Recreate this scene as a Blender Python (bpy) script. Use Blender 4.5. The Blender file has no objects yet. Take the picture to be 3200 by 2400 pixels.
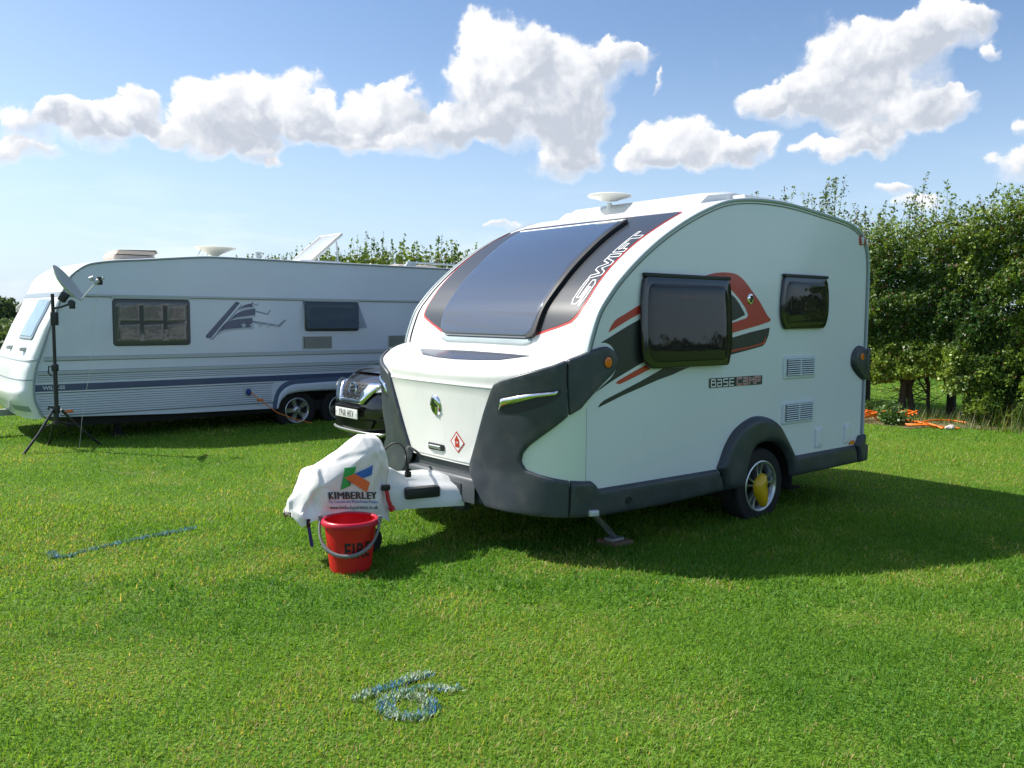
import bpy, bmesh, math, random
import numpy as np
import mathutils
from mathutils import Vector, Matrix
random.seed(7); rng = np.random.default_rng(11)
SC = bpy.context.scene
COL = SC.collection
R = math.radians

# ------------------------------------------------------------------ camera
F_PX, PITCH, ROLL, EYE = 2670.0, R(-4.6), R(0.387), 1.6
_f = Vector((0, math.cos(PITCH), math.sin(PITCH))); _r = Vector((1, 0, 0)); _u = _r.cross(_f)
r2 = math.cos(ROLL)*_r + math.sin(ROLL)*_u; u2 = -math.sin(ROLL)*_r + math.cos(ROLL)*_u
cd = bpy.data.cameras.new('camera'); cam = bpy.data.objects.new('camera', cd); COL.objects.link(cam)
cd.sensor_width = 36; cd.lens = 36*F_PX/3200; cd.clip_end = 3000; cd.clip_start = 0.05
M = Matrix((r2, u2, -_f)).transposed().to_4x4(); M.translation = (0, 0, EYE)
cam.matrix_world = M; SC.camera = cam

# ------------------------------------------------------------------ light
SUN_AZ, SUN_EL = R(285), R(48)          # clockwise from +Y
SUN_DIR = Vector((math.sin(SUN_AZ)*math.cos(SUN_EL), math.cos(SUN_AZ)*math.cos(SUN_EL), math.sin(SUN_EL)))
sd = bpy.data.lights.new('sun', 'SUN'); sd.energy = 5.0; sd.angle = R(0.6); sd.color = (1.0, 0.95, 0.86)
so = bpy.data.objects.new('sun', sd); COL.objects.link(so); so.rotation_euler = SUN_DIR.to_track_quat('Z', 'Y').to_euler()
SC.view_settings.view_transform = 'Standard'; SC.view_settings.look = 'None'
SC.view_settings.exposure = 0.48; SC.view_settings.gamma = 1.0

CLW, CLG = 6.9, 4.2
SKT = (.82, .93, 1.05); HZC = (5.2, 6.5, 8.1, 1)
def _comb(node, nt, sock):
    c = node('ShaderNodeCombineXYZ')
    for k in range(3): nt.links.new(sock, c.inputs[k])
    return c.outputs[0]
def build_world():
    w = bpy.data.worlds.new('World'); SC.world = w; w.use_nodes = True
    nt = w.node_tree; N = nt.nodes; K = nt.links
    def node(t, **kw):
        n = N.new(t)
        for k, v in kw.items(): setattr(n, k, v)
        return n
    def put(sock, v):
        if isinstance(v, bpy.types.NodeSocket): K.new(v, sock)
        elif v is not None: sock.default_value = v
    def math_(op, a_, b_=None, c_=None, clamp=False):
        n = node('ShaderNodeMath', operation=op, use_clamp=clamp)
        put(n.inputs[0], a_); put(n.inputs[1], b_); put(n.inputs[2], c_); return n.outputs[0]
    def vec(op, a_, b_=None, c_=None):
        n = node('ShaderNodeVectorMath', operation=op)
        put(n.inputs[0], a_); put(n.inputs[1], b_)
        if c_ is not None: put(n.inputs[2], c_)
        return n.outputs['Value'] if op in ('DOT_PRODUCT', 'LENGTH') else n.outputs[0]
    def ramp(x, lo, hi, a_=0.0, b_=1.0, smooth=True):
        n = node('ShaderNodeMapRange', interpolation_type='SMOOTHSTEP' if smooth else 'LINEAR')
        put(n.inputs['Value'], x); n.inputs['From Min'].default_value = lo; n.inputs['From Max'].default_value = hi
        n.inputs['To Min'].default_value = a_; n.inputs['To Max'].default_value = b_; return n.outputs['Result']
    def mix(f_, a_, b_):
        n = node('ShaderNodeMix', data_type='RGBA'); put(n.inputs[0], f_); put(n.inputs[6], a_); put(n.inputs[7], b_); return n.outputs[2]
    sky = node('ShaderNodeTexSky', sky_type='NISHITA'); sky.sun_disc = False
    sky.sun_elevation = SUN_EL; sky.sun_rotation = SUN_AZ; sky.air_density = 1.0; sky.dust_density = 1.6; sky.ozone_density = 1.6
    tc = node('ShaderNodeTexCoord'); d = tc.outputs['Generated']
    sep = node('ShaderNodeSeparateXYZ'); K.new(d, sep.inputs[0])
    az = math_('ARCTAN2', sep.outputs[0], sep.outputs[1]); el = math_('ARCSINE', sep.outputs[2])
    cmb = node('ShaderNodeCombineXYZ'); K.new(az, cmb.inputs[0]); K.new(el, cmb.inputs[1])
    p = cmb.outputs[0]
    def noise(vsrc, scale, detail, rough=0.55, off=(0, 0, 0), dim='2D'):
        v = vec('ADD', vsrc, off); n = node('ShaderNodeTexNoise', noise_dimensions=dim); K.new(v, n.inputs['Vector'])
        n.inputs['Scale'].default_value = scale; n.inputs['Detail'].default_value = detail; n.inputs['Roughness'].default_value = rough
        return n
    def noise3(*a_): return noise(*a_, dim='3D')
    n1 = noise(p, 9.0, 2.0, .5); n2 = noise(p, 24.0, 5.0, .56, (3, 1, 0))
    w1 = vec('MULTIPLY', vec('SUBTRACT', n1.outputs['Color'], (.5, .5, .5)), (.075, .05, 0))
    w2 = vec('MULTIPLY', vec('SUBTRACT', n2.outputs['Color'], (.5, .5, .5)), (.042, .036, 0))
    q = vec('ADD', vec('ADD', p, w1), w2)
    # cumulus puffs: azimuth, elevation (degrees from the view's middle), radii, weight
    acc = None
    for i, (cx, cy, rx, ry, wt) in enumerate(CLOUDS):
        if i % 9 == 8: q = vec('MULTIPLY_ADD', acc, (1e-7, 1e-7, 0), q)   # keeps the puffs evaluated in order
        # each puff adds (offset x, offset y, 1) * weight
        o = vec('MULTIPLY_ADD', q, (1/rx, 1/ry, 0), (-cx/rx, -cy/ry, 1))
        dd = vec('DOT_PRODUCT', o, o)
        ww = math_('MULTIPLY_ADD', dd, -wt, 2*wt, clamp=True)
        acc = vec('MULTIPLY', o, ww) if acc is None else vec('MULTIPLY_ADD', o, ww, acc)
    sa = node('ShaderNodeSeparateXYZ'); K.new(acc, sa.inputs[0]); field = sa.outputs[2]; nrm = vec('MULTIPLY', acc, (1, 1, 0))
    # billowy detail
    vor = node('ShaderNodeTexVoronoi', feature='SMOOTH_F1', voronoi_dimensions='2D'); K.new(vec('MULTIPLY', q, (1, 1.15, 0)), vor.inputs['Vector'])
    vor.inputs['Scale'].default_value = 36; vor.inputs['Detail'].default_value = 1.0; vor.inputs['Smoothness'].default_value = .5
    bil = math_('SUBTRACT', .5, vor.outputs['Distance'])
    n3 = noise(p, 60.0, 5.0, .6, (9, 4, 0))
    puff = math_('ADD', math_('MULTIPLY', bil, .5), math_('MULTIPLY_ADD', n3.outputs['Fac'], .7, -.35))
    dens = math_('ADD', field, math_('MULTIPLY', puff, .50))
    # the cloud field everywhere else round the sky
    elsewhere = noise3(vec('MULTIPLY', d, (1, 1, 2.4)), 2.6, 4.0, .55, (0, 5.2, 0))
    away = math_('MULTIPLY', ramp(sep.outputs[1], .3, .62, 1.0, 0.0), ramp(sep.outputs[2], .02, .16))
    dens2 = math_('MULTIPLY', ramp(elsewhere.outputs['Fac'], .54, .66), away)
    inv = math_('DIVIDE', 1.0, math_('MAXIMUM', field, .05))
    mo = vec('MULTIPLY', nrm, None); nt.links.new(_comb(node, nt, inv), mo.node.inputs[1])
    lit = vec('DOT_PRODUCT', mo, (-.42, .80, 0))
    lit = math_('MULTIPLY_ADD', puff, .55, math_('MULTIPLY_ADD', n1.outputs['Fac'], .9, math_('SUBTRACT', lit, .45)))
    soft = math_('MULTIPLY_ADD', ramp(lit, -.7, .35, 1.0, 0.0), .95, .42)
    cv_ = math_('DIVIDE', math_('SUBTRACT', dens, .10), soft, clamp=True)
    cv_ = math_('MULTIPLY', ramp(cv_, 0.0, 1.0), ramp(field, .03, .16))
    halo = math_('MULTIPLY', ramp(math_('ADD', field, math_('MULTIPLY', puff, .35)), .0, .75), .45)
    cover = math_('MAXIMUM', math_('MAXIMUM', math_('MULTIPLY', cv_, .97), halo), dens2)
    thick = ramp(field, .25, 1.6)
    sh = math_('MULTIPLY', ramp(lit, -.42, .60, 1.0, 0.0), math_('MULTIPLY_ADD', thick, .80, .20))
    sh = math_('MULTIPLY_ADD', puff, -.45, sh, clamp=True)
    col = mix(sh, (CLW, CLW*1.0, CLW*1.01, 1), (CLG*.90, CLG*.97, CLG*1.10, 1))
    # thin high veil and pale haze low down
    veil = noise(vec('MULTIPLY', p, (1, 5, 0)), 4.0, 4.0, .6, (2, 7, 0))
    low = ramp(sep.outputs[2], -.06, .34, 1.0, 0.0)
    tint = vec('MULTIPLY', sky.outputs[0], SKT)
    base = mix(math_('MULTIPLY', low, .62), tint, HZC)
    base = mix(math_('MULTIPLY', math_('MULTIPLY', ramp(veil.outputs['Fac'], .50, .85), ramp(sep.outputs[2], .0, .20, 1.0, 0.0)), .5), base, (7.4, 7.7, 8.1, 1))
    out = mix(cover, base, col)
    w.cycles.sampling_method = 'MANUAL'; w.cycles.sample_map_resolution = 512
    bg = N['Background']; K.new(out, bg.inputs[0]); bg.inputs[1].default_value = 0.114

def _c(x, y, rx, ry, wt=1.3):   # the clouds' places, angles in radians
    s = 1/2670*3200/2212
    dx, dy = (x-1106)*s, (829.5-y)*s
    d = _f + r2*dx + u2*dy; d.normalize()
    return (math.atan2(d.x, d.y), math.asin(d.z), rx*s*1.12, ry*s*1.12, wt)
CLOUDS = [_c(*t) for t in [
    (15, 262, 50, 30, 1.0), (20, 318, 55, 26, 1.1), (85, 245, 40, 24, 1.2), (150, 270, 60, 40), (205, 300, 65, 38), (320, 240, 50, 40), (262, 268, 55, 30, 1.2), (352, 285, 42, 22, 1.1),
    (500, 235, 85, 72), (610, 245, 95, 72), (445, 285, 60, 48), (530, 325, 75, 32), (585, 352, 38, 12, .8), (690, 270, 75, 50),
    (800, 235, 62, 52), (860, 225, 52, 46), (900, 290, 130, 52), (760, 305, 70, 36),
    (1095, 115, 100, 88), (1050, 190, 110, 88), (1200, 185, 140, 92), (1320, 130, 78, 40), (1150, 265, 140, 58), (1000, 270, 90, 48), (1250, 250, 75, 62), (1370, 112, 34, 24, .8),
    (1185, 355, 62, 40), (1265, 325, 46, 38), (1215, 300, 70, 48),
    (1468, 308, 95, 60), (1405, 345, 72, 40), (1550, 330, 95, 38), (1650, 318, 55, 34),
    (1650, 205, 68, 38), (1740, 215, 90, 58), (1815, 150, 105, 84), (1900, 115, 120, 74), (2030, 65, 95, 46), (2120, 25, 45, 30),
    (1900, 230, 125, 66), (2040, 222, 60, 34), (1840, 322, 88, 26), (1910, 290, 78, 38),
    (1427, 165, 12, 30, .8), (1925, 388, 38, 17, 1.), (1990, 418, 70, 20, .8), (2195, 375, 50, 24, .9), (2150, 100, 30, 18, .8), (2208, 305, 16, 22, .7), (1088, 490, 26, 13, .8)]]
build_world()

# ------------------------------------------------------------------ materials
MATS = {}
def mat(name, col, rough=.5, metal=0.0, coat=0.0, spec=.5, bump=None, var=0.0, emit=None, trans=0.0, alpha=None, attr=None, varscale=3.0, sheen=0.0, dirt=None):
    if name in MATS: return MATS[name]
    m = bpy.data.materials.new(name); m.use_nodes = True; nt = m.node_tree; N = nt.nodes; K = nt.links
    b = N['Principled BSDF']; c = (*col, 1)
    b.inputs['Base Color'].default_value = c; b.inputs['Roughness'].default_value = rough; b.inputs['Metallic'].default_value = metal
    b.inputs['Coat Weight'].default_value = coat; b.inputs['Coat Roughness'].default_value = .04; b.inputs['Specular IOR Level'].default_value = spec
    tc = N.new('ShaderNodeTexCoord')
    if attr:
        at = N.new('ShaderNodeAttribute'); at.attribute_name = attr; K.new(at.outputs['Color'], b.inputs['Base Color'])
    if var or dirt:
        nz = N.new('ShaderNodeTexNoise'); nz.inputs['Scale'].default_value = varscale; nz.inputs['Detail'].default_value = 6; K.new(tc.outputs['Object'], nz.inputs['Vector'])
        mr = N.new('ShaderNodeMapRange'); mr.inputs['From Min'].default_value = .3; mr.inputs['From Max'].default_value = .7
        mr.inputs['To Min'].default_value = 1-var; mr.inputs['To Max'].default_value = 1+var; K.new(nz.outputs['Fac'], mr.inputs['Value'])
        mx = N.new('ShaderNodeVectorMath'); mx.operation = 'SCALE'
        if attr: K.new(at.outputs['Color'], mx.inputs[0])
        else: mx.inputs[0].default_value = col
        K.new(mr.outputs[0], mx.inputs['Scale']); K.new(mx.outputs[0], b.inputs['Base Color'])
        mr2 = N.new('ShaderNodeMapRange'); mr2.inputs['From Min'].default_value = .3; mr2.inputs['From Max'].default_value = .7
        mr2.inputs['To Min'].default_value = max(rough*.75, .01); mr2.inputs['To Max'].default_value = min(rough*1.3, 1); K.new(nz.outputs['Fac'], mr2.inputs['Value'])
        if var > .05: K.new(mr2.outputs[0], b.inputs['Roughness'])
    if bump:
        for (sc_, st, dist) in [bump]:
            nz2 = N.new('ShaderNodeTexNoise'); nz2.inputs['Scale'].default_value = sc_; nz2.inputs['Detail'].default_value = 3; K.new(tc.outputs['Object'], nz2.inputs['Vector'])
            bp = N.new('ShaderNodeBump'); bp.inputs['Strength'].default_value = st; bp.inputs['Distance'].default_value = dist
            K.new(nz2.outputs['Fac'], bp.inputs['Height']); K.new(bp.outputs[0], b.inputs['Normal'])
            if coat: K.new(bp.outputs[0], b.inputs['Coat Normal'])
    if trans:   # leaves: light passes through
        tr = N.new('ShaderNodeBsdfTranslucent'); ms = N.new('ShaderNodeMixShader'); ms.inputs[0].default_value = trans
        src = b.inputs['Base Color'].links[0].from_socket if b.inputs['Base Color'].links else None
        if src:
            hs = N.new('ShaderNodeVectorMath'); hs.operation = 'MULTIPLY'; hs.inputs[1].default_value = (1.25, 1.15, .5); K.new(src, hs.inputs[0]); K.new(hs.outputs[0], tr.inputs['Color'])
        else: tr.inputs['Color'].default_value = c
        K.new(b.outputs[0], ms.inputs[1]); K.new(tr.outputs[0], ms.inputs[2]); K.new(ms.outputs[0], N['Material Output'].inputs['Surface'])
    if alpha is not None: b.inputs['Alpha'].default_value = alpha
    MATS[name] = m; return m

WHITE = mat('white_gelcoat', (.80, .80, .77), .22, coat=.4, var=.02, bump=(2.2, .10, .02))
SIDEW = mat('white_side_sheet', (.76, .78, .83), .20, coat=.25, var=.02, varscale=1.3, bump=(1.6, .16, .02))
GREYP = mat('charcoal_bumper_plastic', (.040, .050, .060), .40, var=.12, bump=(220, .12, .002))
GREYL = mat('pale_grey_trim', (.40, .46, .48), .4, var=.06)
BLACK = mat('black_plastic', (.012, .013, .014), .45, var=.2)
GLASS = mat('smoked_acrylic', (.020, .018, .017), .035, spec=.42, bump=(3.0, .25, .012))
GLASSF = mat('smoked_acrylic_sky_tint', (.035, .05, .08), .06, spec=1.0, coat=1.0, bump=(2.0, .04, .01))  # blue of the reflected sky is put into the base colour
GRAPH = mat('dark_grey_vinyl', (.030, .034, .040), .33, coat=.2)
DVIN = mat('graphite_vinyl', (.028, .030, .031), .35)
RED = mat('red_vinyl', (.52, .045, .030), .3, coat=.2)
WVIN = mat('white_vinyl', (.82, .82, .82), .35)
CHROME = mat('chrome', (.82, .83, .85), .05, metal=1.0)
ALU = mat('alloy_wheel', (.60, .62, .64), .28, metal=.85, var=.08)
RUBBER = mat('tyre_rubber', (.014, .014, .015), .75, var=.25, bump=(60, .3, .004))
AMBER = mat('amber_lens', (.80, .16, .01), .2, coat=.5)
REDL = mat('red_lens', (.45, .02, .02), .2, coat=.5)
CLEAR = mat('clear_lens', (.55, .57, .58), .15, coat=.6)
GALV = mat('galvanised_steel', (.33, .35, .36), .5, metal=.6, var=.2, varscale=20)
DARKIN = mat('dark_underside', (.012, .013, .014), .8)

def weather(m, amount, dirt_col, stretch=(9, 9, .8), scale=3.0, lo=.56, hi=.80):
    # streaky film of dust: thin vertical runs and small specks over the colour
    nt = m.node_tree; N = nt.nodes; K = nt.links; b = N['Principled BSDF']; tc = N.new('ShaderNodeTexCoord')
    mp = N.new('ShaderNodeMapping'); mp.inputs['Scale'].default_value = stretch; K.new(tc.outputs['Object'], mp.inputs['Vector'])
    n = N.new('ShaderNodeTexNoise'); n.inputs['Scale'].default_value = scale; n.inputs['Detail'].default_value = 5; K.new(mp.outputs[0], n.inputs['Vector'])
    sp = N.new('ShaderNodeTexNoise'); sp.inputs['Scale'].default_value = 55; sp.inputs['Detail'].default_value = 2; K.new(tc.outputs['Object'], sp.inputs['Vector'])
    r1 = N.new('ShaderNodeMapRange'); r1.inputs['From Min'].default_value = lo; r1.inputs['From Max'].default_value = hi; r1.inputs['To Max'].default_value = amount; K.new(n.outputs['Fac'], r1.inputs['Value'])
    r2 = N.new('ShaderNodeMapRange'); r2.inputs['From Min'].default_value = .74; r2.inputs['From Max'].default_value = .80; r2.inputs['To Max'].default_value = amount*1.4; K.new(sp.outputs['Fac'], r2.inputs['Value'])
    a_ = N.new('ShaderNodeMath'); a_.operation = 'ADD'; a_.use_clamp = True; K.new(r1.outputs[0], a_.inputs[0]); K.new(r2.outputs[0], a_.inputs[1])
    x = N.new('ShaderNodeMix'); x.data_type = 'RGBA'; K.new(a_.outputs[0], x.inputs[0]); x.inputs[7].default_value = (*dirt_col, 1)
    if b.inputs['Base Color'].links: K.new(b.inputs['Base Color'].links[0].from_socket, x.inputs[6])
    else: x.inputs[6].default_value = b.inputs['Base Color'].default_value
    K.new(x.outputs[2], b.inputs['Base Color'])
weather(WHITE, .12, (.42, .40, .34)); weather(SIDEW, .09, (.48, .50, .48), (5, 5, .7)); weather(GREYP, .45, (.12, .115, .10), (3, 3, 3), 2.5, .50, .80)

# ------------------------------------------------------------------ helpers
def mesh_obj(name, verts, faces, m, parent=None, smooth=35, loc=None, attr=None):
    me = bpy.data.meshes.new(name); me.from_pydata([tuple(map(float, v)) for v in verts], [], faces); me.update()
    if smooth:
        me.polygons.foreach_set('use_smooth', [True]*len(me.polygons)); me.set_sharp_from_angle(angle=R(smooth))
    if m: me.materials.append(m)
    o = bpy.data.objects.new(name, me); COL.objects.link(o)
    if parent: o.parent = parent
    if loc: o.location = loc
    return o
class MB:
    def __init__(s): s.v = []; s.f = []
    def add(s, v, f):
        n = len(s.v); s.v += [tuple(x) for x in v]; s.f += [tuple(i+n for i in q) for q in f]; return s
    def box(s, x0, x1, y0, y1, z0, z1, bev=0.0, rot=None, piv=None):
        bm = bmesh.new(); bmesh.ops.create_cube(bm, size=1)
        for v in bm.verts: v.co = Vector(((x0+x1)/2+v.co.x*(x1-x0), (y0+y1)/2+v.co.y*(y1-y0), (z0+z1)/2+v.co.z*(z1-z0)))
        if bev: bmesh.ops.bevel(bm, geom=bm.edges[:], offset=bev, segments=2, affect='EDGES', profile=.6)
        if rot is not None:
            c = Vector(piv) if piv is not None else Vector(((x0+x1)/2, (y0+y1)/2, (z0+z1)/2))
            for v in bm.verts: v.co = rot @ (v.co-c) + c
        bm.verts.index_update(); s.add([v.co[:] for v in bm.verts], [[v.index for v in f.verts] for f in bm.faces]); bm.free(); return s
    def tube(s, pts, r, n=8, r1=None, cap=True, sx=1.0):
        P = [Vector(p) for p in pts]; base = len(s.v); k = len(P); prev = None
        for i, p in enumerate(P):
            t = (P[min(i+1, k-1)]-P[max(i-1, 0)]).normalized()
            if prev is None:
                a_ = Vector((0, 0, 1)) if abs(t.z) < .9 else Vector((1, 0, 0)); x = t.cross(a_).normalized()
            else: x = (prev - t*prev.dot(t)).normalized()
            y = t.cross(x); prev = x
            rr = r if r1 is None else r+(r1-r)*i/(k-1)
            for j in range(n):
                w = 2*math.pi*j/n; s.v.append(tuple(p+x*math.cos(w)*rr*sx+y*math.sin(w)*rr))
        for i in range(k-1):
            for j in range(n):
                a0 = base+i*n+j; a1 = base+i*n+(j+1) % n; s.f.append((a0, a1, a1+n, a0+n))
        if cap: s.f.append(tuple(base+j for j in range(n))[::-1]); s.f.append(tuple(base+(k-1)*n+j for j in range(n)))
        return s
    def lathe(s, prof, n=32, M_=None, closed=False):   # prof: (radius, height) round local z
        base = len(s.v); M_ = M_ or Matrix.Identity(4)
        for r_, h in prof:
            for j in range(n):
                w = 2*math.pi*j/n; s.v.append(tuple(M_ @ Vector((r_*math.cos(w), r_*math.sin(w), h))))
        for i in range(len(prof)-1):
            for j in range(n):
                a0 = base+i*n+j; a1 = base+i*n+(j+1) % n; s.f.append((a0, a1, a1+n, a0+n))
        return s
    def grid(s, rows, flip=False):
        base = len(s.v); n = len(rows[0])
        for r_ in rows: s.v += [tuple(p) for p in r_]
        for i in range(len(rows)-1):
            for j in range(n-1):
                q = (base+i*n+j, base+i*n+j+1, base+(i+1)*n+j+1, base+(i+1)*n+j); s.f.append(q[::-1] if flip else q)
        return s
    def out(s, name, m, parent=None, smooth=35): return mesh_obj(name, s.v, s.f, m, parent, smooth)

def rounded(poly, r=.02, n=4):   # round a closed polygon's corners
    out = []; k = len(poly)
    for i in range(k):
        p0, p1, p2 = (Vector((*poly[(i+j) % k], 0)) for j in (-1, 0, 1))
        a_, c_ = p0-p1, p2-p1; rr = min(r, a_.length*.45, c_.length*.45); A_ = p1+a_.normalized()*rr; C_ = p1+c_.normalized()*rr
        for j in range(n+1):
            t = j/n; q = A_*(1-t)**2+p1*2*t*(1-t)+C_*t*t; out.append((q.x, q.y))
    return out
def curvy(pts, closed=False, n=5):   # Catmull-Rom through the points
    out = []; k = len(pts); P = [np.array(p, float) for p in pts]
    rngi = range(k if closed else k-1)
    for i in rngi:
        p0 = P[i-1] if (closed or i > 0) else P[0]; p1 = P[i]; p2 = P[(i+1) % k]; p3 = P[(i+2) % k] if (closed or i+2 < k) else P[-1]
        for j in range(n):
            t = j/n; out.append(tuple(.5*((2*p1)+(-p0+p2)*t+(2*p0-5*p1+4*p2-p3)*t*t+(-p0+3*p1-3*p2+p3)*t**3)))
    if not closed: out.append(tuple(P[-1]))
    return out
def seg_dist(P, poly):
    A = np.array(poly, float); B = np.roll(A, -1, 0); d = np.full(len(P), 1e9)
    for a_, b_ in zip(A, B):
        ab = b_-a_; L = ab@ab
        if L < 1e-14: continue
        t = np.clip(((P-a_)@ab)/L, 0, 1); d = np.minimum(d, np.hypot(*(P-(a_+t[:, None]*ab)).T))
    return d
def densify(poly, L):
    out = []
    for (x0, y0), (x1, y1) in zip(poly, poly[1:]+poly[:1]):
        n = max(1, math.ceil(math.hypot(x1-x0, y1-y0)/L))
        out += [(x0+(x1-x0)*i/n, y0+(y1-y0)*i/n) for i in range(n)]
    return out
def patch(name, poly, mp, m, parent=None, step=None, off=.0015, thick=.001, r=None, smooth=40, base=None):
    """an outlined sheet laid on a surface: mp(s, t, height above the surface) -> point; r rounds its edge over"""
    poly = [tuple(map(float, p)) for p in poly]
    ar = sum(x0*y1-x1*y0 for (x0, y0), (x1, y1) in zip(poly, poly[1:]+poly[:1]))
    flip = False
    if ar < 0: poly = poly[::-1]
    st = min(step) if isinstance(step, tuple) else step
    if step or r: poly = densify(poly, min(st or 9, max((r or 9)*1.2, .006)))
    A = np.array(poly); n0 = len(A); pts = list(poly)
    if r:
        t = np.roll(A, -1, 0)-np.roll(A, 1, 0); t /= np.maximum(np.hypot(*t.T), 1e-9)[:, None]; nin = np.stack([-t[:, 1], t[:, 0]], 1)
        for k in (.12, .35, .65, 1.0):
            Q = A+nin*r*k; dq = seg_dist(Q, poly); ok = dq > .93*r*k
            Q = Q[ok]; keep = []; last = None
            for q in Q:
                if last is None or math.hypot(*(q-last)) > .25*r*k: keep.append(tuple(q)); last = q
            pts += keep
    if st:
        xs, ys = A.min(0), A.max(0); gx, gy = np.meshgrid(np.arange(xs[0]+st*.5, ys[0], st), np.arange(xs[1]+st*.5, ys[1], st)); G_ = np.stack([gx.ravel(), gy.ravel()], 1)
        if len(G_):
            dq = seg_dist(G_, poly); G_ = G_[dq > max((r or 0)*1.15, st*.35)]; pts += [tuple(q) for q in G_]
    Vc, Ec, Fc, ov, oe, of = mathutils.geometry.delaunay_2d_cdt([Vector(p) for p in pts], [], [list(range(n0))], 1, 1e-7)
    P = np.array([v[:] for v in Vc])
    if r: d = np.clip(seg_dist(P, poly)/r, 0, 1); h = off+thick*np.sqrt(1-(1-d)**2)
    else: h = np.full(len(P), off+thick)
    V = [mp(float(x), float(y), float(hh)) for (x, y), hh in zip(P, h)]; F = []
    for f in Fc:
        f = list(f); q = P[f]; s_ = sum(q[i][0]*q[(i+1) % len(f)][1]-q[(i+1) % len(f)][0]*q[i][1] for i in range(len(f)))
        F.append(f if s_ > 0 else f[::-1])
    if r is None or base is not None:
        b0 = off if base is None else base; cnt = {}
        for f in F:
            for i in range(len(f)): e = (f[i], f[(i+1) % len(f)]); cnt[e] = 1
        low = {}
        for (i, j) in list(cnt):
            if (j, i) not in cnt:
                for k in (i, j):
                    if k not in low: low[k] = len(V); V.append(mp(float(P[k][0]), float(P[k][1]), b0))
                F.append([j, i, low[i], low[j]])
    return mesh_obj(name, V, F, m, parent, smooth)

def text2d(s, size=1.0, bold=0.0, align='CENTER', sx=1.0, space=1.0):
    cu = bpy.data.curves.new('t', 'FONT'); cu.body = s; cu.size = size; cu.offset = bold; cu.align_x = align; cu.space_character = space; cu.resolution_u = 2
    o = bpy.data.objects.new('t', cu); COL.objects.link(o); bpy.context.view_layer.update()
    me = o.to_mesh(); V = [(v.co.x*sx, v.co.y) for v in me.vertices]; Fc = [list(p.vertices) for p in me.polygons]
    o.to_mesh_clear(); bpy.data.objects.remove(o); bpy.data.curves.remove(cu); return V, Fc
def text_on(name, s, mp, m, parent, size, bold=0, sx=1.0, off=.003, align='CENTER', space=1.0, skew=0.0, rot=0.0, at=(0, 0)):
    V, Fc = text2d(s, size, bold, align, sx, space); c, sn = math.cos(rot), math.sin(rot)
    return mesh_obj(name, [mp(at[0]+(x+skew*y)*c-y*sn, at[1]+(x+skew*y)*sn+y*c, off) for x, y in V], Fc, m, parent, 0)
def strokes(name, lines, w, mp, m, parent, off=.003):  # line drawing made of thin bars with round joins
    mb = MB()
    for ln in lines:
        for (x0, y0), (x1, y1) in zip(ln[:-1], ln[1:]):
            L = math.hypot(x1-x0, y1-y0)
            if L < 1e-6: continue
            tx, ty = (x1-x0)/L*w/2, (y1-y0)/L*w/2; k = max(1, int(L/.03)); row = []
            ex = .5
            for i in range(k+1):
                t = i/k; x = x0+(x1-x0)*t+(tx*ex*(-1 if i == 0 else (1 if i == k else 0))); y = y0+(y1-y0)*t+(ty*ex*(-1 if i == 0 else (1 if i == k else 0)))
                row.append((mp(x-ty, y+tx, off), mp(x+ty, y-tx, off)))
            mb.grid(row)
    return mb.out(name, m, parent, 0)
def empty(name, loc=(0, 0, 0), rz=0.0, label=None, cat=None, group=None, kind=None):
    o = bpy.data.objects.new(name, None); COL.objects.link(o); o.location = loc; o.rotation_euler = (0, 0, rz); o.empty_display_size = .2
    return tag(o, label, cat, group, kind)
def tag(o, label=None, cat=None, group=None, kind=None):
    if label: o['label'] = label
    if cat: o['category'] = cat
    if group: o['group'] = group
    if kind: o['kind'] = kind
    return o

YAW = R(51.13)
AX = Vector((math.sin(YAW), math.cos(YAW), 0)); BX = Vector((-math.cos(YAW), math.sin(YAW), 0))
ORG = Vector((.48352, 5.50534, 0)); ORG2 = Vector((-5.69581, 10.28292, 0)); RZ = math.pi/2-YAW
def uv(u, v, z=0, o=ORG): return o+AX*u+BX*v+Vector((0, 0, z))
# ------------------------------------------------------------------ the near caravan (local x: towards its rear, y: towards its far side)
W = 2.2
PROF = [(0.0, 0.95), (0.0, 1.28), (.003, 1.36), (.01, 1.404), (.044, 1.506), (.099, 1.63), (.184, 1.734), (.271, 1.825), (.405, 1.94), (.558, 2.053), (.717, 2.154), (.915, 2.26), (1.121, 2.352), (1.34, 2.43), (1.534, 2.47), (1.785, 2.493), (2.089, 2.497), (2.372, 2.482), (2.67, 2.454), (2.893, 2.433), (3.078, 2.410), (3.22, 2.372), (3.33, 2.312), (3.40, 2.225), (3.434, 2.11), (3.447, 1.945), (3.45, 1.43), (3.45, .55)]
_c = np.array(curvy(PROF, n=6)); PN = np.gradient(_c, axis=0); PN /= np.hypot(*PN.T)[:, None]; PNN = np.stack([-PN[:, 1], PN[:, 0]], 1)
_pa = np.concatenate([[0], np.cumsum(np.hypot(*np.diff(np.array(PROF), axis=0).T))])     # arc lengths of the measured outline
_sc = np.concatenate([np.interp(np.arange(6)/6, [0, 1], [_pa[i], _pa[i+1]]) for i in range(len(PROF)-1)]+[[_pa[-1]]])
def m_side(x, y, d): return (x, -d, y)
def m_front(s, v, d):
    u = np.interp(s, _sc, _c[:, 0]); z = np.interp(s, _sc, _c[:, 1]); nx = np.interp(s, _sc, PNN[:, 0]); nz = np.interp(s, _sc, PNN[:, 1])
    return (u+nx*d, v, z+nz*d)
th = np.linspace(0, np.pi/2, 200); PW = 2.8
_vv = 1.1-1.1*np.cos(th)**(2/PW); _uu = -np.sin(th)**(2/PW)*.46
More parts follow.
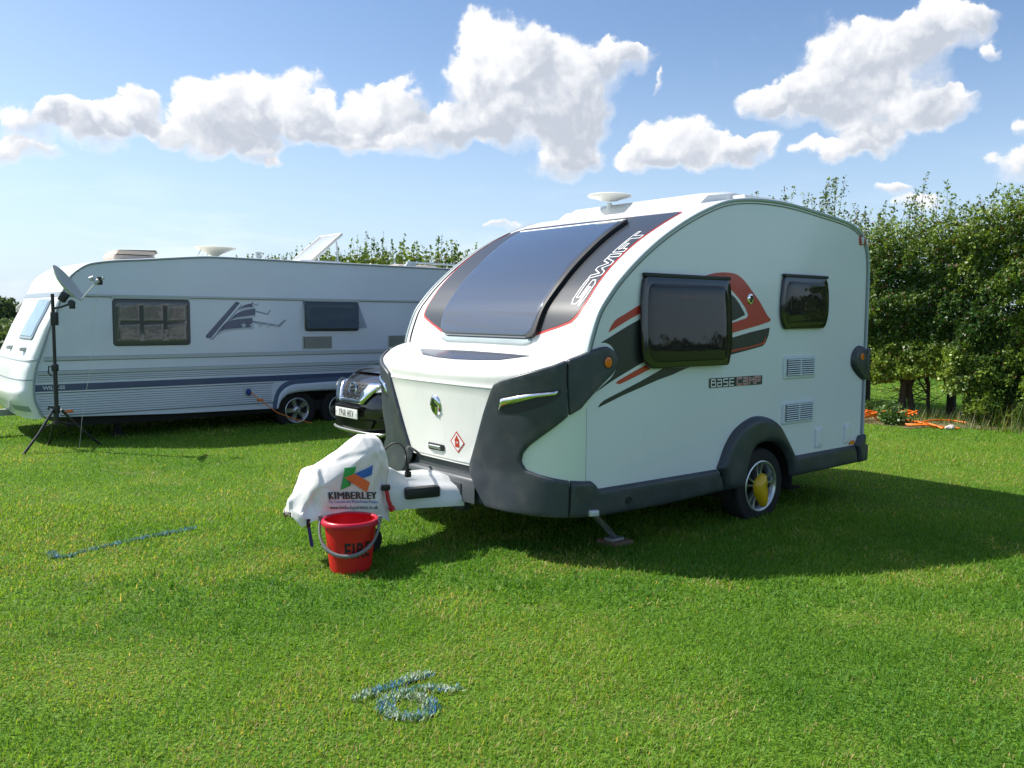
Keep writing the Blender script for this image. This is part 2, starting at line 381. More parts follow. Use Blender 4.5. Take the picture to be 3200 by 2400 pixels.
HV = np.concatenate([_vv, W-_vv[::-1][1:]]); HU = np.concatenate([_uu, _uu[::-1][1:]])
HS = np.concatenate([[0], np.cumsum(np.hypot(np.diff(HV), np.diff(HU)))]); SM = HS[-1]; SC_ = SM/2
def m_hull(s, z, d):
    D = np.interp(z, [0, .25, .4, .57, 1.2, 1.4], [.42, .43, .415, .40, .46, .46])/.46
    if s <= 0: return (-s, -d, z)
    if s >= SM: return (s-SM, W+d, z)
    u = np.interp(s, HS, HU); v = np.interp(s, HS, HV); e = .01
    du = (np.interp(s+e, HS, HU)-np.interp(s-e, HS, HU))*D; dv = np.interp(s+e, HS, HV)-np.interp(s-e, HS, HV); L = math.hypot(du, dv)
    return (u*D-dv/L*d, v+du/L*d, z)
def m_hull_m(s, z, d): return m_hull(SM-s, z, d)
def m_side_m(x, y, d): return (x, W+d, y)
def hs(pts): return [(-x, z) for x, z in pts]

def ztop(s):
    return float(np.interp(abs(s-SC_), [0, .6, .8, .915, 1.08, 1.2, 1.31, 1.338, 2], [1.205, 1.220, 1.236, 1.25, 1.287, 1.332, 1.362, 1.366, 1.366]))

cv = empty('caravan', ORG, RZ, 'white teardrop touring caravan with dark front window and red and grey side stripes', 'caravan')

# body: walls on both sides, wrap-over skin, floor
outl = [tuple(p) for p in _c[6:]] + [(3.45, .42), (2.33, .42), (2.28, .51), (2.19, .585), (2.07, .635), (1.95, .65), (1.82, .632), (1.74, .56), (1.69, .42), (0.0, .42)]
outl = [(max(x, 0.0), z) for x, z in outl]
wl = []
for y, fl in ((0, False), (W, True)):
    wl.append((y, fl))
mb = MB(); vb = [(x, 0.0, z) for x, z in outl]; mb.add(vb, [tuple(range(len(vb)))[::-1]]); vb = [(x, W, z) for x, z in outl]; mb.add(vb, [tuple(range(len(vb)))])
mb.out('side_wall', SIDEW, cv)
rows = []
pr = _c[2:]; pn = PNN[2:]
for y, d in ((0.0, -.012), (0.004, -.002), (.02, .006), (.06, .010), (.3, .012), (W/2, .016), (W-.3, .012), (W-.06, .010), (W-.02, .006), (W-.004, -.002), (W, -.012)):
    rows.append([(p[0]+n[0]*d, y, p[1]+n[1]*d) for p, n in zip(pr, pn)])
MB().grid(rows).out('wrap_over_skin', WHITE, cv, 50)
mb = MB().box(.05, 3.4, .34, W-.34, .34, .43).box(.05, 1.58, .05, .34, .34, .43).box(.05, 1.58, W-.34, W-.05, .34, .43).box(2.36, 3.4, .05, .34, .34, .43).box(2.36, 3.4, W-.34, W-.05, .34, .43); mb.box(-.28, 0.02, .5, 1.7, .34, 1.1)
for y_ in (.33, W-.33): mb.box(1.58, 2.36, y_-.01, y_+.01, .3, .80)
for ya, yb in ((.012, .33), (W-.33, W-.012)):
    mb.grid([[(1.965+.40*math.cos(t), y_, .25+.44*math.sin(t)) for t in np.linspace(-.15, math.pi+.15, 24)] for y_ in (ya, yb)])
mb.box(.3, .5, .3, 1.9, .30, .34); mb.box(1.5, 1.56, .3, 1.9, .22, .34).box(2.4, 2.46, .3, 1.9, .22, .34)
mb.tube([(1.96, .15, .26), (1.96, 2.05, .26)], .045); mb.out('chassis', DARKIN, cv)
for y, d in ((-.004, -1), (W+.004, 1)):
    pts = [(p[0]+n[0]*-.002, y, p[1]+n[1]*-.002) for p, n in zip(_c[10::2], PNN[10::2])]
    MB().tube(pts, .0135, 8).out('edge_rail', GREYL, cv, 60)
    pts2 = [(p[0]+n[0]*-.03, y, p[1]+n[1]*-.03) for p, n in zip(_c[10::2], PNN[10::2])]
    MB().tube(pts2, .004, 6).out('edge_seal', mat('seam_grey', (.22, .25, .27), .6), cv, 60)
pts = [m_front(s, W-.075, .012) for s in np.linspace(.42, 1.9, 40)]; MB().tube(pts, .007, 6).out('edge_seal', BLACK, cv, 60)

# front locker lid and deck
rows = []
for s in np.linspace(0, SM, 97):
    zt = ztop(s); k = max(0., 1-abs(s-SC_)/1.15)
    col = [m_hull(s, z, -.004) for z in (.56, .575)]
    zc = min(1.12, zt-.05)
    for z in np.linspace(.58, zc-.008, 10): col.append(m_hull(s, z, .002))
    col += [m_hull(s, zc, .006), m_hull(s, zc+.012, .002)]
    for z in np.linspace(zc+.02, zt-.025, 4): col.append(m_hull(s, z, .0))
    col += [m_hull(s, zt-.012, -.004), m_hull(s, zt-.004, -.014)]
    e = Vector(m_hull(s, zt, -.03)); b = Vector((0.006, min(max(e.y, .0), W), 1.366))
    for t in np.linspace(0, 1, 12):
        p = e.lerp(b, t); p.z += .018*math.sin(math.pi*t)*k + .002; col.append(tuple(p))
    rows.append(col)
MB().grid(rows, True).out('locker_lid', WHITE, cv, 40)
def deck(x, y, d): 
    return (x, y, 1.366+.35*x+d+.012)
# real deck height under a plan position
def deck_m(x, y, d):
    D = 1.0; i = int(np.argmin(np.abs(HV-y) + (HU > 0)*9)); s = float(HS[i]); e = Vector(m_hull(s, ztop(s), -.03)); t = min(max((x-e.x)/(0.006-e.x), 0), 1)
    return (x, y, ztop(s)+(1.366-ztop(s))*t+.018*math.sin(math.pi*t)*max(0., 1-abs(s-SC_)/1.15)+.002+d)
MB().tube([(0.0, y, 1.369) for y in np.linspace(.06, W-.06, 8)], .0035, 6).out('hinge_seam', mat('seam_dark', (.10, .10, .10), .6), cv)
patch('deck_panel', [(-.13, .42), (-.235, .62), (-.27, .85), (-.28, 1.1), (-.27, 1.35), (-.235, 1.58), (-.13, 1.78)], deck_m, mat('solar_panel_blue_grey', (.055, .06, .085), .25, coat=.5), cv, step=.05, off=.002, thick=.003)

# charcoal cladding, both corners
BUMP = [(.965, .576), (.879, .748), (.778, .964), (.706, 1.10), (.674, 1.150), (.604, 1.182), (.423, 1.236), (.257, 1.285), (.166, 1.320), (.166, 1.15), (.157, .958),
        (.254, .883), (.33, .829), (.422, .761), (.473, .705), (.486, .651), (.455, .601), (.363, .578), (.251, .557), (.151, .542), (.151, .298), (.325, .304), (.628, .307), (.773, .311), (.881, .419), (.957, .517)]
SHOU = [(.162, 1.322), (.03, 1.362), (-.027, 1.378), (-.113, 1.397), (-.171, 1.401), (-.231, 1.374), (-.269, 1.326), (-.263, 1.267), (-.22, 1.216), (-.118, 1.147), (.01, 1.049), (.066, 1.001), (.153, .962), (.162, 1.15)]
SK1 = [(.147, .542), (-.043, .522), (-.08, .497), (-.11, .461), (-1.35, .456), (-1.405, .40), (-1.43, .33), (-1.437, .283), (-.763, .266), (-.09, .275), (.147, .298)]
ARCH = curvy([(-1.355, .461), (-1.39, .52), (-1.44, .613), (-1.524, .711), (-1.629, .775), (-1.756, .817), (-1.869, .824), (-2.004, .799), (-2.126, .738), (-2.211, .649), (-2.299, .546), (-2.366, .458)], n=4) + \
       [(-2.372, .40), (-2.372, .29), (-2.318, .29)] + curvy([(-2.313, .30), (-2.286, .415), (-2.198, .525), (-2.075, .592), (-1.95, .612), (-1.824, .592), (-1.752, .525), (-1.702, .40), (-1.675, .283)], n=4) + [(-1.45, .283), (-1.443, .33), (-1.415, .41)]
SK2 = [(-2.378, .458), (-3.305, .463), (-3.34, .40), (-3.36, .301), (-2.378, .288)]
REARB = [(-3.31, .463), (-3.345, .50), (-3.37, .545), (-3.452, .545), (-3.452, .30), (-3.366, .301), (-3.347, .40)]
for mp, mk, nm in ((m_hull, False, ''), (m_hull_m, True, '')):
    bc = patch('bumper_corner', rounded(BUMP, .012, 2), mp, GREYP, cv, step=(.03, .05), off=.0, thick=.026, r=.014, smooth=60)
    patch('bumper_shoulder', rounded(SHOU, .012, 2), mp, GREYP, cv, step=(.03, .05), off=.0, thick=.029, r=.014, smooth=60)
    patch('side_skirt', rounded(SK1, .006, 2), mp, GREYP, cv, step=(.12, .05), off=0, thick=.03, r=.03, smooth=60)
    patch('wheel_arch', rounded(ARCH, .004, 1), mp, GREYP, cv, step=(.05, .05), off=0, thick=.055, r=.05, smooth=60)
    patch('side_skirt', rounded(SK2, .006, 2), mp, GREYP, cv, step=(.12, .05), off=0, thick=.03, r=.03, smooth=60)
    patch('rear_bumper_corner', rounded(REARB, .01, 2), mp, GREYP, cv, step=(.05, .05), off=0, thick=.045, r=.03, smooth=60)
    # recess with chrome blade
    patch('lamp_recess', rounded([(.645, .955), (.479, .972), (.296, 1.030), (.215, 1.085), (.20, 1.135), (.40, 1.112), (.618, 1.07)], .012), mp, BLACK if 0 else mat('charcoal_recess', (.022, .026, .031), .5), cv, step=.04, off=.024, thick=.0035, smooth=0)
    patch('chrome_blade', rounded([(.61, 1.061), (.39, 1.104), (.222, 1.125), (.233, 1.097), (.352, 1.078), (.475, 1.042), (.567, 1.01), (.638, .98)], .004, 2), mp, CHROME, cv, step=.03, off=.026, thick=.016, r=.022, smooth=60)
    patch('round_reflector', [(-.163+.034*math.cos(t), 1.297+.036*math.sin(t)) for t in np.linspace(0, 2*math.pi, 24, endpoint=False)], mp, AMBER, cv, off=.030, thick=.007, r=.008)
    patch('reflector_bezel', [(-.163+.042*math.cos(t), 1.297+.044*math.sin(t)) for t in np.linspace(0, 2*math.pi, 24, endpoint=False)], mp, BLACK, cv, off=.0292, thick=.002)
    patch('trim_line', [(.151, .31), (.154, .31), (.169, 1.31), (.163, 1.31)], mp, BLACK, cv, step=(0, .1), off=.031, thick=.0015, smooth=0) if 0 else None
    RP = curvy([(-3.44, 1.315), (-3.386, 1.345), (-3.32, 1.352), (-3.262, 1.33), (-3.218, 1.285), (-3.204, 1.229), (-3.214, 1.178), (-3.266, 1.125), (-3.368, 1.06), (-3.44, 1.038)], n=4)
    patch('rear_lamp_pod', RP+[(-3.452, 1.05), (-3.452, 1.3)], mp, GREYP, cv, step=.06, off=0, thick=.045, r=.05, smooth=60)
    patch('round_reflector', [(-3.325+.030*math.cos(t), 1.255+.032*math.sin(t)) for t in np.linspace(0, 2*math.pi, 20, endpoint=False)], mp, AMBER, cv, off=.044, thick=.005, r=.008)
    patch('marker_lamp', rounded([(-3.268, 2.312), (-3.345, 2.312), (-3.35, 2.235), (-3.276, 2.232)], .02), mp, REDL, cv, off=.001, thick=.028, r=.02)
    patch('marker_lamp', rounded([(-3.272, 2.305), (-3.315, 2.305), (-3.315, 2.24), (-3.28, 2.238)], .012), mp, CLEAR, cv, off=.018, thick=.012, r=.012)
    patch('side_lamp', rounded([(-.004, .336), (-.09, .330), (-.09, .283), (-.006, .292)], .012), mp, CLEAR, cv, off=.028, thick=.022, r=.012)
# rear wrap of the bumper and pods
MB().box(3.44, 3.53, -.03, W+.03, .30, .46, .03).box(3.44, 3.475, -.03, .14, .46, .55, .012).box(3.44, 3.475, W-.14, W+.03, .46, .55, .012).box(3.44, 3.49, -.035, .16, 1.045, 1.33, .02).box(3.44, 3.49, W-.16, W+.035, 1.045, 1.33, .02).out('rear_bumper', GREYP, cv, 50)
patch('rear_window', rounded([(.4, 1.1), (1.8, 1.1), (1.8, 1.7), (.4, 1.7)], .08), lambda x, y, d: (3.45+d, x, y), GLASS, cv, off=0, thick=.03, r=.04)

# cowl below the lid
patch('front_cowl', rounded([(.86, .30), (.965, .585), (SM-.965, .585), (SM-.86, .30)], .02), m_hull, mat('charcoal_cowl', (.05, .058, .064), .45, var=.1), cv, step=.05, off=-.055, thick=.02, r=.02)
mb = MB(); rows = []
for s in np.linspace(.90, SM-.90, 30):
    rows.append([m_hull(s, .31, .0), m_hull(s, .455, .012), m_hull(s, .472, .008), m_hull(s, .482, -.012), m_hull(s, .492, -.05)])
mb.grid(rows, True).out('cowl_ledge', mat('charcoal_cowl_ledge', (.075, .085, .092), .4, var=.1), cv, 50)
mb = MB().box(-.43, -.34, .80, 1.40, .235, .44, .02); mb.box(-.6, -.30, .90, 1.30, .285, .37, .02); mb.out('drawbar_box', GREYP, cv, 50)

# hitch hood
def hood():
    rows = []
    st = [(-1.10, .13, .515), (-1.0, .135, .53), (-.9, .145, .535), (-.82, .155, .535), (-.76, .165, .50), (-.66, .20, .49), (-.56, .24, .48), (-.47, .28, .475), (-.41, .31, .46), (-.405, .31, .44)]
    for x, w, zt_ in st:
        zb = .275+(-.05)*0
        sec = [(-w, zb), (-w-.004, zb+.05), (-w+.002, zt_-.14), (-w+.012, zt_-.09), (-w+.05, zt_-.055), (-w*.55, zt_-.03), (-w*.45, zt_), (0, zt_+.012)]
        sec = sec+[(-a_, b_) for a_, b_ in sec[-2::-1]]
        rows.append([(x, 1.1+a_, b_) for a_, b_ in sec])
    mb = MB().grid(rows)
    return mb.out('hitch_hood', mat('hood_white', (.72, .74, .74), .3, coat=.2, var=.03), cv, 50)
hood()
mb = MB().box(-.80, -.55, .874, .949, .345, .425, .02, rot=Matrix.Rotation(R(-12), 3, 'Z')); mb.out('grab_handle', BLACK, cv, 50)
MB().box(-.80, -.55, 1.27, 1.345, .345, .425, .02, rot=Matrix.Rotation(R(12), 3, 'Z')).out('grab_handle', BLACK, cv, 50)
MB().box(-1.36, -.4, 1.05, 1.15, .27, .35, .008).out('drawbar', GALV, cv)
MB().box(-.80, -.765, .90, .935, .50, .54, .006).tube([(-.783, .92, .53), (-.785, .93, .60)], .014).tube(curvy([(-.785, .93, .595), (-.79, .94, .68), (-.81, .98, .725), (-.85, 1.02, .72), (-.90, 1.06, .66)], n=5), .006).tube(curvy([(-.785, .93, .56), (-.76, .98, .64), (-.66, 1.12, .67), (-.52, 1.25, .62), (-.42, 1.3, .55)], n=5), .009).box(-.803, -.763, .906, .925, .545, .56).out('trailer_cable', BLACK, cv, 50)
MB().box(-.975, -.915, .92, .955, .425, .465, .012).out('brake_linkage', BLACK, cv); MB().tube([(-.945, .925, .425), (-.938, .915, .36), (-.918, .91, .31)], .014, 10).tube([(-.921, .91, .315), (-.911, .905, .29)], .021, 12).out('brake_lever_grip', mat('red_grip', (.50, .02, .03), .35), cv)
# jockey wheel
jw = MB().tube([(-1.02, 1.03, .14), (-1.02, 1.03, .60)], .024, 12).tube([(-1.02, .98, .05), (-1.02, .99, .15), (-1.02, 1.03, .18)], .014).out('jockey_wheel', BLACK, cv)
MB().lathe([(.02, -.03), (.075, -.03), (.09, -.018), (.09, .018), (.075, .03), (.02, .03)], 24, Matrix.Translation((-1.02, 1.03, .08)) @ Matrix.Rotation(R(90), 4, 'X')).out('tyre', RUBBER, jw)

# side graphics
for mp, mk in ((m_side, 0), (m_side_m, 1)):
    g = [('stripe', RED, curvy([(.19, 1.491), (.207, 1.525), (.239, 1.56), (.271, 1.583), (.351, 1.617), (.44, 1.657), (.53, 1.691), (.60, 1.72)], n=3)+[(.60, 1.655), (.532, 1.634), (.419, 1.592), (.308, 1.545)], .003),
         ('stripe', DVIN, curvy([(.12, 1.425), (.187, 1.454), (.309, 1.507), (.42, 1.553), (.533, 1.595), (.62, 1.62)], n=3)+[(.62, 1.31), (.534, 1.287), (.428, 1.248), (.317, 1.205), (.208, 1.161), (.13, 1.124), (.078, 1.101)]+curvy([(.13, 1.136), (.215, 1.186), (.25, 1.223), (.275, 1.274), (.273, 1.325), (.247, 1.372), (.21, 1.408), (.166, 1.424)], n=3), .003),
         ('stripe', RED, [(.263, 1.155), (.288, 1.17), (.428, 1.222), (.554, 1.265), (.60, 1.28), (.60, 1.237), (.467, 1.194), (.355, 1.16), (.3, 1.145)], .003),
         ('stripe', DVIN, [(.103, 1.0), (.122, 1.025), (.16, 1.046), (.319, 1.096), (.506, 1.156), (.653, 1.208), (.76, 1.245), (1.06, 1.245), (.96, 1.222), (.831, 1.188), (.687, 1.159), (.508, 1.113), (.32, 1.065), (.211, 1.032)], .003),
         ('stripe', RED, curvy([(1.10, 1.87), (1.159, 1.893), (1.266, 1.916), (1.36, 1.926), (1.453, 1.927), (1.541, 1.917), (1.633, 1.877), (1.746, 1.792), (1.843, 1.716), (1.943, 1.616), (1.992, 1.584)], n=3)+[(1.984, 1.565), (1.814, 1.531), (1.40, 1.46), (1.40, 1.54), (1.531, 1.559), (1.682, 1.592), (1.699, 1.614), (1.66, 1.669), (1.585, 1.734), (1.50, 1.79), (1.40, 1.85)], .003),
         ('stripe', DVIN, [(1.40, 1.81), (1.528, 1.744), (1.587, 1.696), (1.644, 1.636), (1.659, 1.616), (1.535, 1.575), (1.40, 1.555)], .003),
         ('stripe', DVIN, [(1.40, 1.43), (1.518, 1.445), (1.724, 1.481), (1.983, 1.517), (1.97, 1.457), (1.935, 1.4), (1.898, 1.373), (1.731, 1.348), (1.40, 1.30)], .003),
         ('stripe', RED, [(1.40, 1.335), (1.522, 1.352), (1.729, 1.372), (1.897, 1.401), (1.940, 1.455), (1.916, 1.389), (1.73, 1.361), (1.40, 1.322)], .0045)]
    lb = ['upper red flash', 'broad graphite flash', 'thin red dash', 'long graphite sweep', 'large red hook behind the side window', None, 'graphite blade', 'fine red line']
    for (nm, mm, pl, of), l_ in zip(g, lb):
        o = patch(nm, pl, mp, mm, cv, off=of-.002, thick=.001, smooth=0)
        if l_ and not mk: o['label'] = l_
patch('corner_seam', [(-.002, .46), (.002, .46), (.002, 1.0), (-.002, 1.0)], m_side, mat('seam_grey', (.22, .25, .27), .6), cv, off=.001, thick=.001, smooth=0)
patch('front_side_panel', rounded([(0.004, .5), (.53, .5), (.53, .75), (.4, .86), (.2, 1.0), (.10, 1.10), (0.004, 1.14)], .01), m_hull, mat('pale_green_white_panel', (.72, .80, .74), .3, coat=.3), cv, step=.03, off=-.001, thick=.004, smooth=60)
patch('front_side_panel', rounded([(0.004, .5), (.53, .5), (.53, .75), (.4, .86), (.2, 1.0), (.10, 1.10), (0.004, 1.14)], .01), m_hull_m, mat('pale_green_white_panel', (.72, .80, .74), .3, coat=.3), cv, step=.03, off=-.001, thick=.004, smooth=60)

# side windows
def window(poly, tilt, z0, inner=.05, mp0=m_side):
    mp = lambda x, y, d: mp0(x, y, d+.006+max(0, z0-y)*tilt)
    w_ = patch('side_window', rounded(poly, .05, 5), mp, mat('window_frame_black', (.010, .011, .012), .12, coat=.5), cv, step=.12, off=0, thick=.020, r=.010, base=0.0)
    cx = sum(p[0] for p in poly)/len(poly); cy = sum(p[1] for p in poly)/len(poly)
    xs = [p[0] for p in poly]; ys = [p[1] for p in poly]; wx, wy = max(xs)-min(xs), max(ys)-min(ys)
    ip = [(cx+(x-cx)*(1-2*inner/wx), cy+(y-cy)*(1-2*inner/wy)) for x, y in poly]
    patch('pane', rounded(ip, .10, 6), mp, GLASS, w_, step=.05, off=.0195, thick=.010, r=.09, smooth=60)
    MB().box(xs[0]+.0, xs[1]-.0, -.034 if mp0 is m_side else W, 0 if mp0 is m_side else W+.034, z0-.012, z0+.014, .006).out('hinge_rail', BLACK, w_)
    return w_
BW = [(.503, 1.879), (1.432, 1.883), (1.455, 1.774), (1.458, 1.387), (1.415, 1.255), (1.40, 1.240), (.56, 1.240), (.483, 1.30), (.469, 1.462), (.478, 1.753)]
SW = [(2.129, 1.933), (2.753, 1.928), (2.785, 1.803), (2.786, 1.62), (2.735, 1.505), (2.15, 1.499), (2.104, 1.60), (2.102, 1.731)]
window(BW, .05, 1.88); window(SW, .012, 1.93, .04); window(BW, .012, 1.88, mp0=m_side_m)

# vents, hatches, badge, name plate
def vent(u0, u1, z0, z1):
    v_ = patch('fridge_vent', rounded([(u0, z0), (u1, z0), (u1, z1), (u0, z1)], .02), m_side, mat('vent_white', (.62, .68, .72), .4), cv, off=0, thick=.012, r=.008)
    patch('vent_opening', [(u0+.04, z0+.025), (u1-.03, z0+.025), (u1-.03, z1-.02), (u0+.04, z1-.02)], m_side, BLACK, v_, off=.0125, thick=.0008, smooth=0)
    mb = MB(); n = 8; h = (z1-z0-.045)/n
    for i in range(n):
        zz = z0+.025+h*(i+.5)
        mb.box(u0+.045, u1-.035, -.024, -.0135, zz-h*.24, zz+h*.26, rot=Matrix.Rotation(R(-24), 3, 'X'))
    mb.box((u0+u1)/2-.006, (u0+u1)/2+.006, -.022, -.013, z0+.02, z1-.02)
    mb.out('louvres', mat('vent_white', (.62, .68, .72), .4), v_, 0)
vent(2.178, 2.642, 1.098, 1.282); vent(2.18, 2.64, .727, .912)
for u0, u1, z0, z1 in ((2.68, 2.79, .495, .665), (3.137, 3.235, .492, .662)):
    patch('service_hatch', rounded([(u0, z0), (u1, z0), (u1, z1), (u0, z1)], .012), m_side, SIDEW, cv, off=0, thick=.014, r=.005)
patch('side_reflector', [(3.229, .474), (3.306, .474), (3.306, .508), (3.229, .508)], m_side, AMBER, cv, off=.001, thick=.01)
bd = patch('badge', [(1.72+.040*math.cos(t), 1.737+.043*math.sin(t)) for t in np.linspace(0, 2*math.pi, 28, endpoint=False)], m_side, CHROME, cv, off=.003, thick=.008, r=.012)
patch('badge_emblem', [(1.72-.02, 1.71), (1.715, 1.74), (1.70, 1.762), (1.735, 1.765), (1.745, 1.74), (1.728, 1.735), (1.73, 1.71)], m_side, BLACK, bd, off=.0115, thick=.001, smooth=0)
pl = patch('name_plate', rounded([(1.238, 1.068), (1.907, 1.068), (1.907, 1.149), (1.238, 1.149)], .016), m_side, mat('plate_white_edge', (.75, .76, .76), .4), cv, off=.001, thick=.001, smooth=0)
patch('plate_field', rounded([(1.242, 1.072), (1.570, 1.072), (1.570, 1.145), (1.242, 1.145)], .014), m_side, DVIN, pl, off=.0025, thick=.0005, smooth=0)
patch('plate_field', rounded([(1.560, 1.072), (1.903, 1.072), (1.903, 1.145), (1.560, 1.145)], .014), m_side, mat('plate_dark', (.05, .05, .055), .4), pl, off=.0022, thick=.0005, smooth=0)
# letters as strokes in a 1 x 1.25 cell
LET = {'B': [[(0, 0), (0, 1), (.85, 1), (.85, .55), (0, .55)], [(.85, .55), (.95, .5), (.95, 0), (0, 0)]], 'a': [[(0, .95), (.9, .95), (.9, 0), (0, 0), (0, .5), (.9, .5)]], 'S': [[(.95, 1), (0, 1), (0, .52), (.95, .52), (.95, 0), (0, 0)]],
       'E': [[(.95, 1), (0, 1), (0, 0), (.95, 0)], [(0, .5), (.9, .5)]], 'C': [[(.95, 1), (0, 1), (0, 0), (.95, 0)]], 'M': [[(0, 0), (0, 1), (.5, .5), (1, 1), (1, 0)]], 'P': [[(0, 0), (0, 1), (.95, 1), (.95, .45), (0, .45)]]}
def word(name, s, x0, x1, z0, z1, w, m, par, mp=m_side, off=.0045):
    n = len(s); cw = (x1-x0)/n; L = []
    for i, c in enumerate(s):
        for ln in LET[c]: L.append([(x0+cw*i+px*cw*.74, z0+(z1-z0)*py) for px, py in ln])
    strokes(name, L, w, mp, m, par, off)
word('lettering', 'BaSE', 1.268, 1.560, 1.083, 1.134, .0095, WVIN, pl)
word('lettering_outline', 'CaMP', 1.582, 1.895, 1.083, 1.134, .0150, WVIN, pl, off=.0042)
word('lettering', 'CaMP', 1.582, 1.895, 1.083, 1.134, .0085, mat('red_letter', (.50, .07, .06), .35), pl, off=.0052)
MB().lathe([(0, 0), (.022, 0), (.026, .006)], 20, Matrix.Translation((.377, -.032, .353)) @ Matrix.Rotation(R(90), 4, 'X')).out('jacking_hole', BLACK, cv)

# front graphic, window, lettering
GO = curvy([(.626, 1.990), (.66, 2.03), (.8, 2.055), (1.058, 2.09), (1.316, 2.115), (1.546, 2.125), (1.75, 2.11), (1.93, 2.08)], n=3)+curvy([(1.992, 2.01), (1.998, 1.364), (1.987, .805), (1.975, .198)], n=3)+curvy([(1.945, .165), (1.716, .160), (1.503, .165), (1.284, .170), (1.079, .165), (.899, .152), (.745, .145), (.66, .165), (.61, .209)], n=3)+[(.568, .325), (.512, .535), (.50, 1.1), (.517, 1.692), (.57, 1.85)]
red = patch('graphic_border', GO, m_front, RED, cv, step=(.04, .2), off=.0135, thick=.001, smooth=60)
gr = patch('front_graphic', GO, lambda s, v, d: m_front(1.30+(s-1.30)*.982+ (0 if s > .6 else 0), 1.1+(v-1.1)*.985, d), GRAPH, cv, step=(.04, .2), off=.0155, thick=.001, smooth=60)
WN = [(.487, .60), (.487, 1.60), (.53, 1.69), (.62, 1.705), (.9, 1.735), (1.194, 1.765), (1.5, 1.815), (1.72, 1.85), (1.80, 1.85), (1.806, 1.10), (1.805, .61), (1.60, .585), (1.319, .552), (1.117, .545), (.926, .523), (.70, .508), (.53, .54)]
wn = patch('front_window', rounded(WN, .05, 4), m_front, GLASSF, cv, step=(.04, .15), off=.014, thick=.034, r=.022, base=.012, smooth=60)
patch('window_frame_edge', rounded([(.50, .535), (.53, .51), (.926, .495), (1.319, .522), (1.60, .555), (1.815, .58), (1.815, .62), (1.60, .612), (1.319, .582), (.926, .553), (.60, .545), (.515, .60), (.49, .60)], .01), m_front, BLACK, wn, step=(.04, .2), off=.02, thick=.026, smooth=60)
patch('window_frame_edge', [(.44, .62), (.455, .55), (.49, .55), (.49, 1.66), (.455, 1.66), (.44, 1.58)], m_front, GREYL, wn, step=(.02, .2), off=.010, thick=.016, r=.01)
MB().tube([m_front(1.812, v, .038) for v in np.linspace(.60, 1.86, 10)], .009, 8).out('hinge_rail', WVIN, wn)
# outlined SWIFT lettering along the right edge (sheared sans, drawn as outlines)
def swift():
    H = .105; y0 = .185; L = []
    def P_(s, h): return (s, y0+h*H)
    def loop(pts): L.append([P_(s, h) for s, h in pts+[pts[0]]])
    # top of the letters faces the window (larger v); they read upwards along the edge
    loop([(.735, .05), (.80, -.05), (.93, -.05), (.965, .15), (.965, .42), (.80, .50), (.80, .78), (.97, .80), (.97, 1.0), (.79, 1.0), (.745, .85), (.745, .45), (.775, .34), (.90, .30), (.90, .14), (.735, .20)])
    loop([(.985, 1.0), (1.02, 0), (1.055, 0), (1.095, .55), (1.13, 0), (1.165, 0), (1.215, 1.0), (1.18, 1.0), (1.148, .35), (1.11, 1.0), (1.08, 1.0), (1.04, .35), (1.02, 1.0)])
    loop([(1.225, 0), (1.26, 0), (1.26, 1.0), (1.225, 1.0)])
    loop([(1.285, 0), (1.325, 0), (1.325, .38), (1.40, .38), (1.40, .58), (1.325, .58), (1.325, .80), (1.42, .80), (1.42, 1.0), (1.285, 1.0)])
    loop([(1.475, 0), (1.515, 0), (1.515, .80), (1.59, .80), (1.59, 1.0), (1.43, 1.0), (1.43, .80), (1.475, .80)])
    return L
strokes('lettering', swift(), .0085, m_front, WVIN, gr, .0185)

# lid furniture: round badge, handle, gas diamond
bc_ = empty('front_badge'); bc_.parent = cv
c0 = (SC_-.008, .957)
b_ = patch('front_badge', [(c0[0]+.066*math.cos(t), c0[1]+.077*math.sin(t)) for t in np.linspace(0, 2*math.pi, 40, endpoint=False)], m_hull, CHROME, cv, off=.004, thick=.020, r=.060)
bpy.data.objects.remove(bc_)
patch('emblem', [(c0[0]+x*.062, c0[1]+y*.074) for x, y in [(.75, .05), (.35, .12), (.2, .45), (-.1, .8), (-.15, .3), (-.5, .1), (-.72, -.15), (-.2, -.1), (.0, -.75), (.3, -.5), (.25, -.1)]], m_hull, mat('dark_chrome', (.18, .20, .20), .15, metal=1), b_, off=.0240, thick=.003, smooth=0)  # emblem in a darker metal than the badge
hd = patch('lid_handle', rounded([(1.262, .627), (1.465, .622), (1.462, .672), (1.259, .672)], .01), m_hull, BLACK, cv, off=.003, thick=.006)
patch('latch', rounded([(1.30, .635), (1.452, .632), (1.450, .662), (1.30, .662)], .01), m_hull, mat('satin_metal', (.5, .52, .52), .3, metal=.8), hd, off=.01, thick=.012, r=.008)
gd = patch('gas_sticker', [(1.098, .792), (1.013, .713), (1.098, .636), (1.180, .713)], m_hull, RED, cv, off=.0035, thick=.0008, smooth=0)
patch('sticker_field', [(1.098, .779), (1.026, .713), (1.098, .649), (1.167, .713)], m_hull, WVIN, gd, off=.005, thick=.0005, smooth=0)
patch('bottle_symbol', [(1.123, .678), (1.073, .678), (1.073, .732), (1.083, .745), (1.092, .748), (1.087, .760), (1.109, .760), (1.104, .748), (1.113, .745), (1.123, .732)], m_hull, RED, gd, off=.0062, thick=.0005, smooth=0)
text_on('lettering', 'LPG', lambda x, y, d: m_hull(1.098-x, .706+y, d), WVIN, gd, .018, bold=.0006, off=.0075, sx=.8)
for s_, z_ in ((1.62, 1.10), (1.25, .83), (1.55, .78), (1.72, .64)): pass

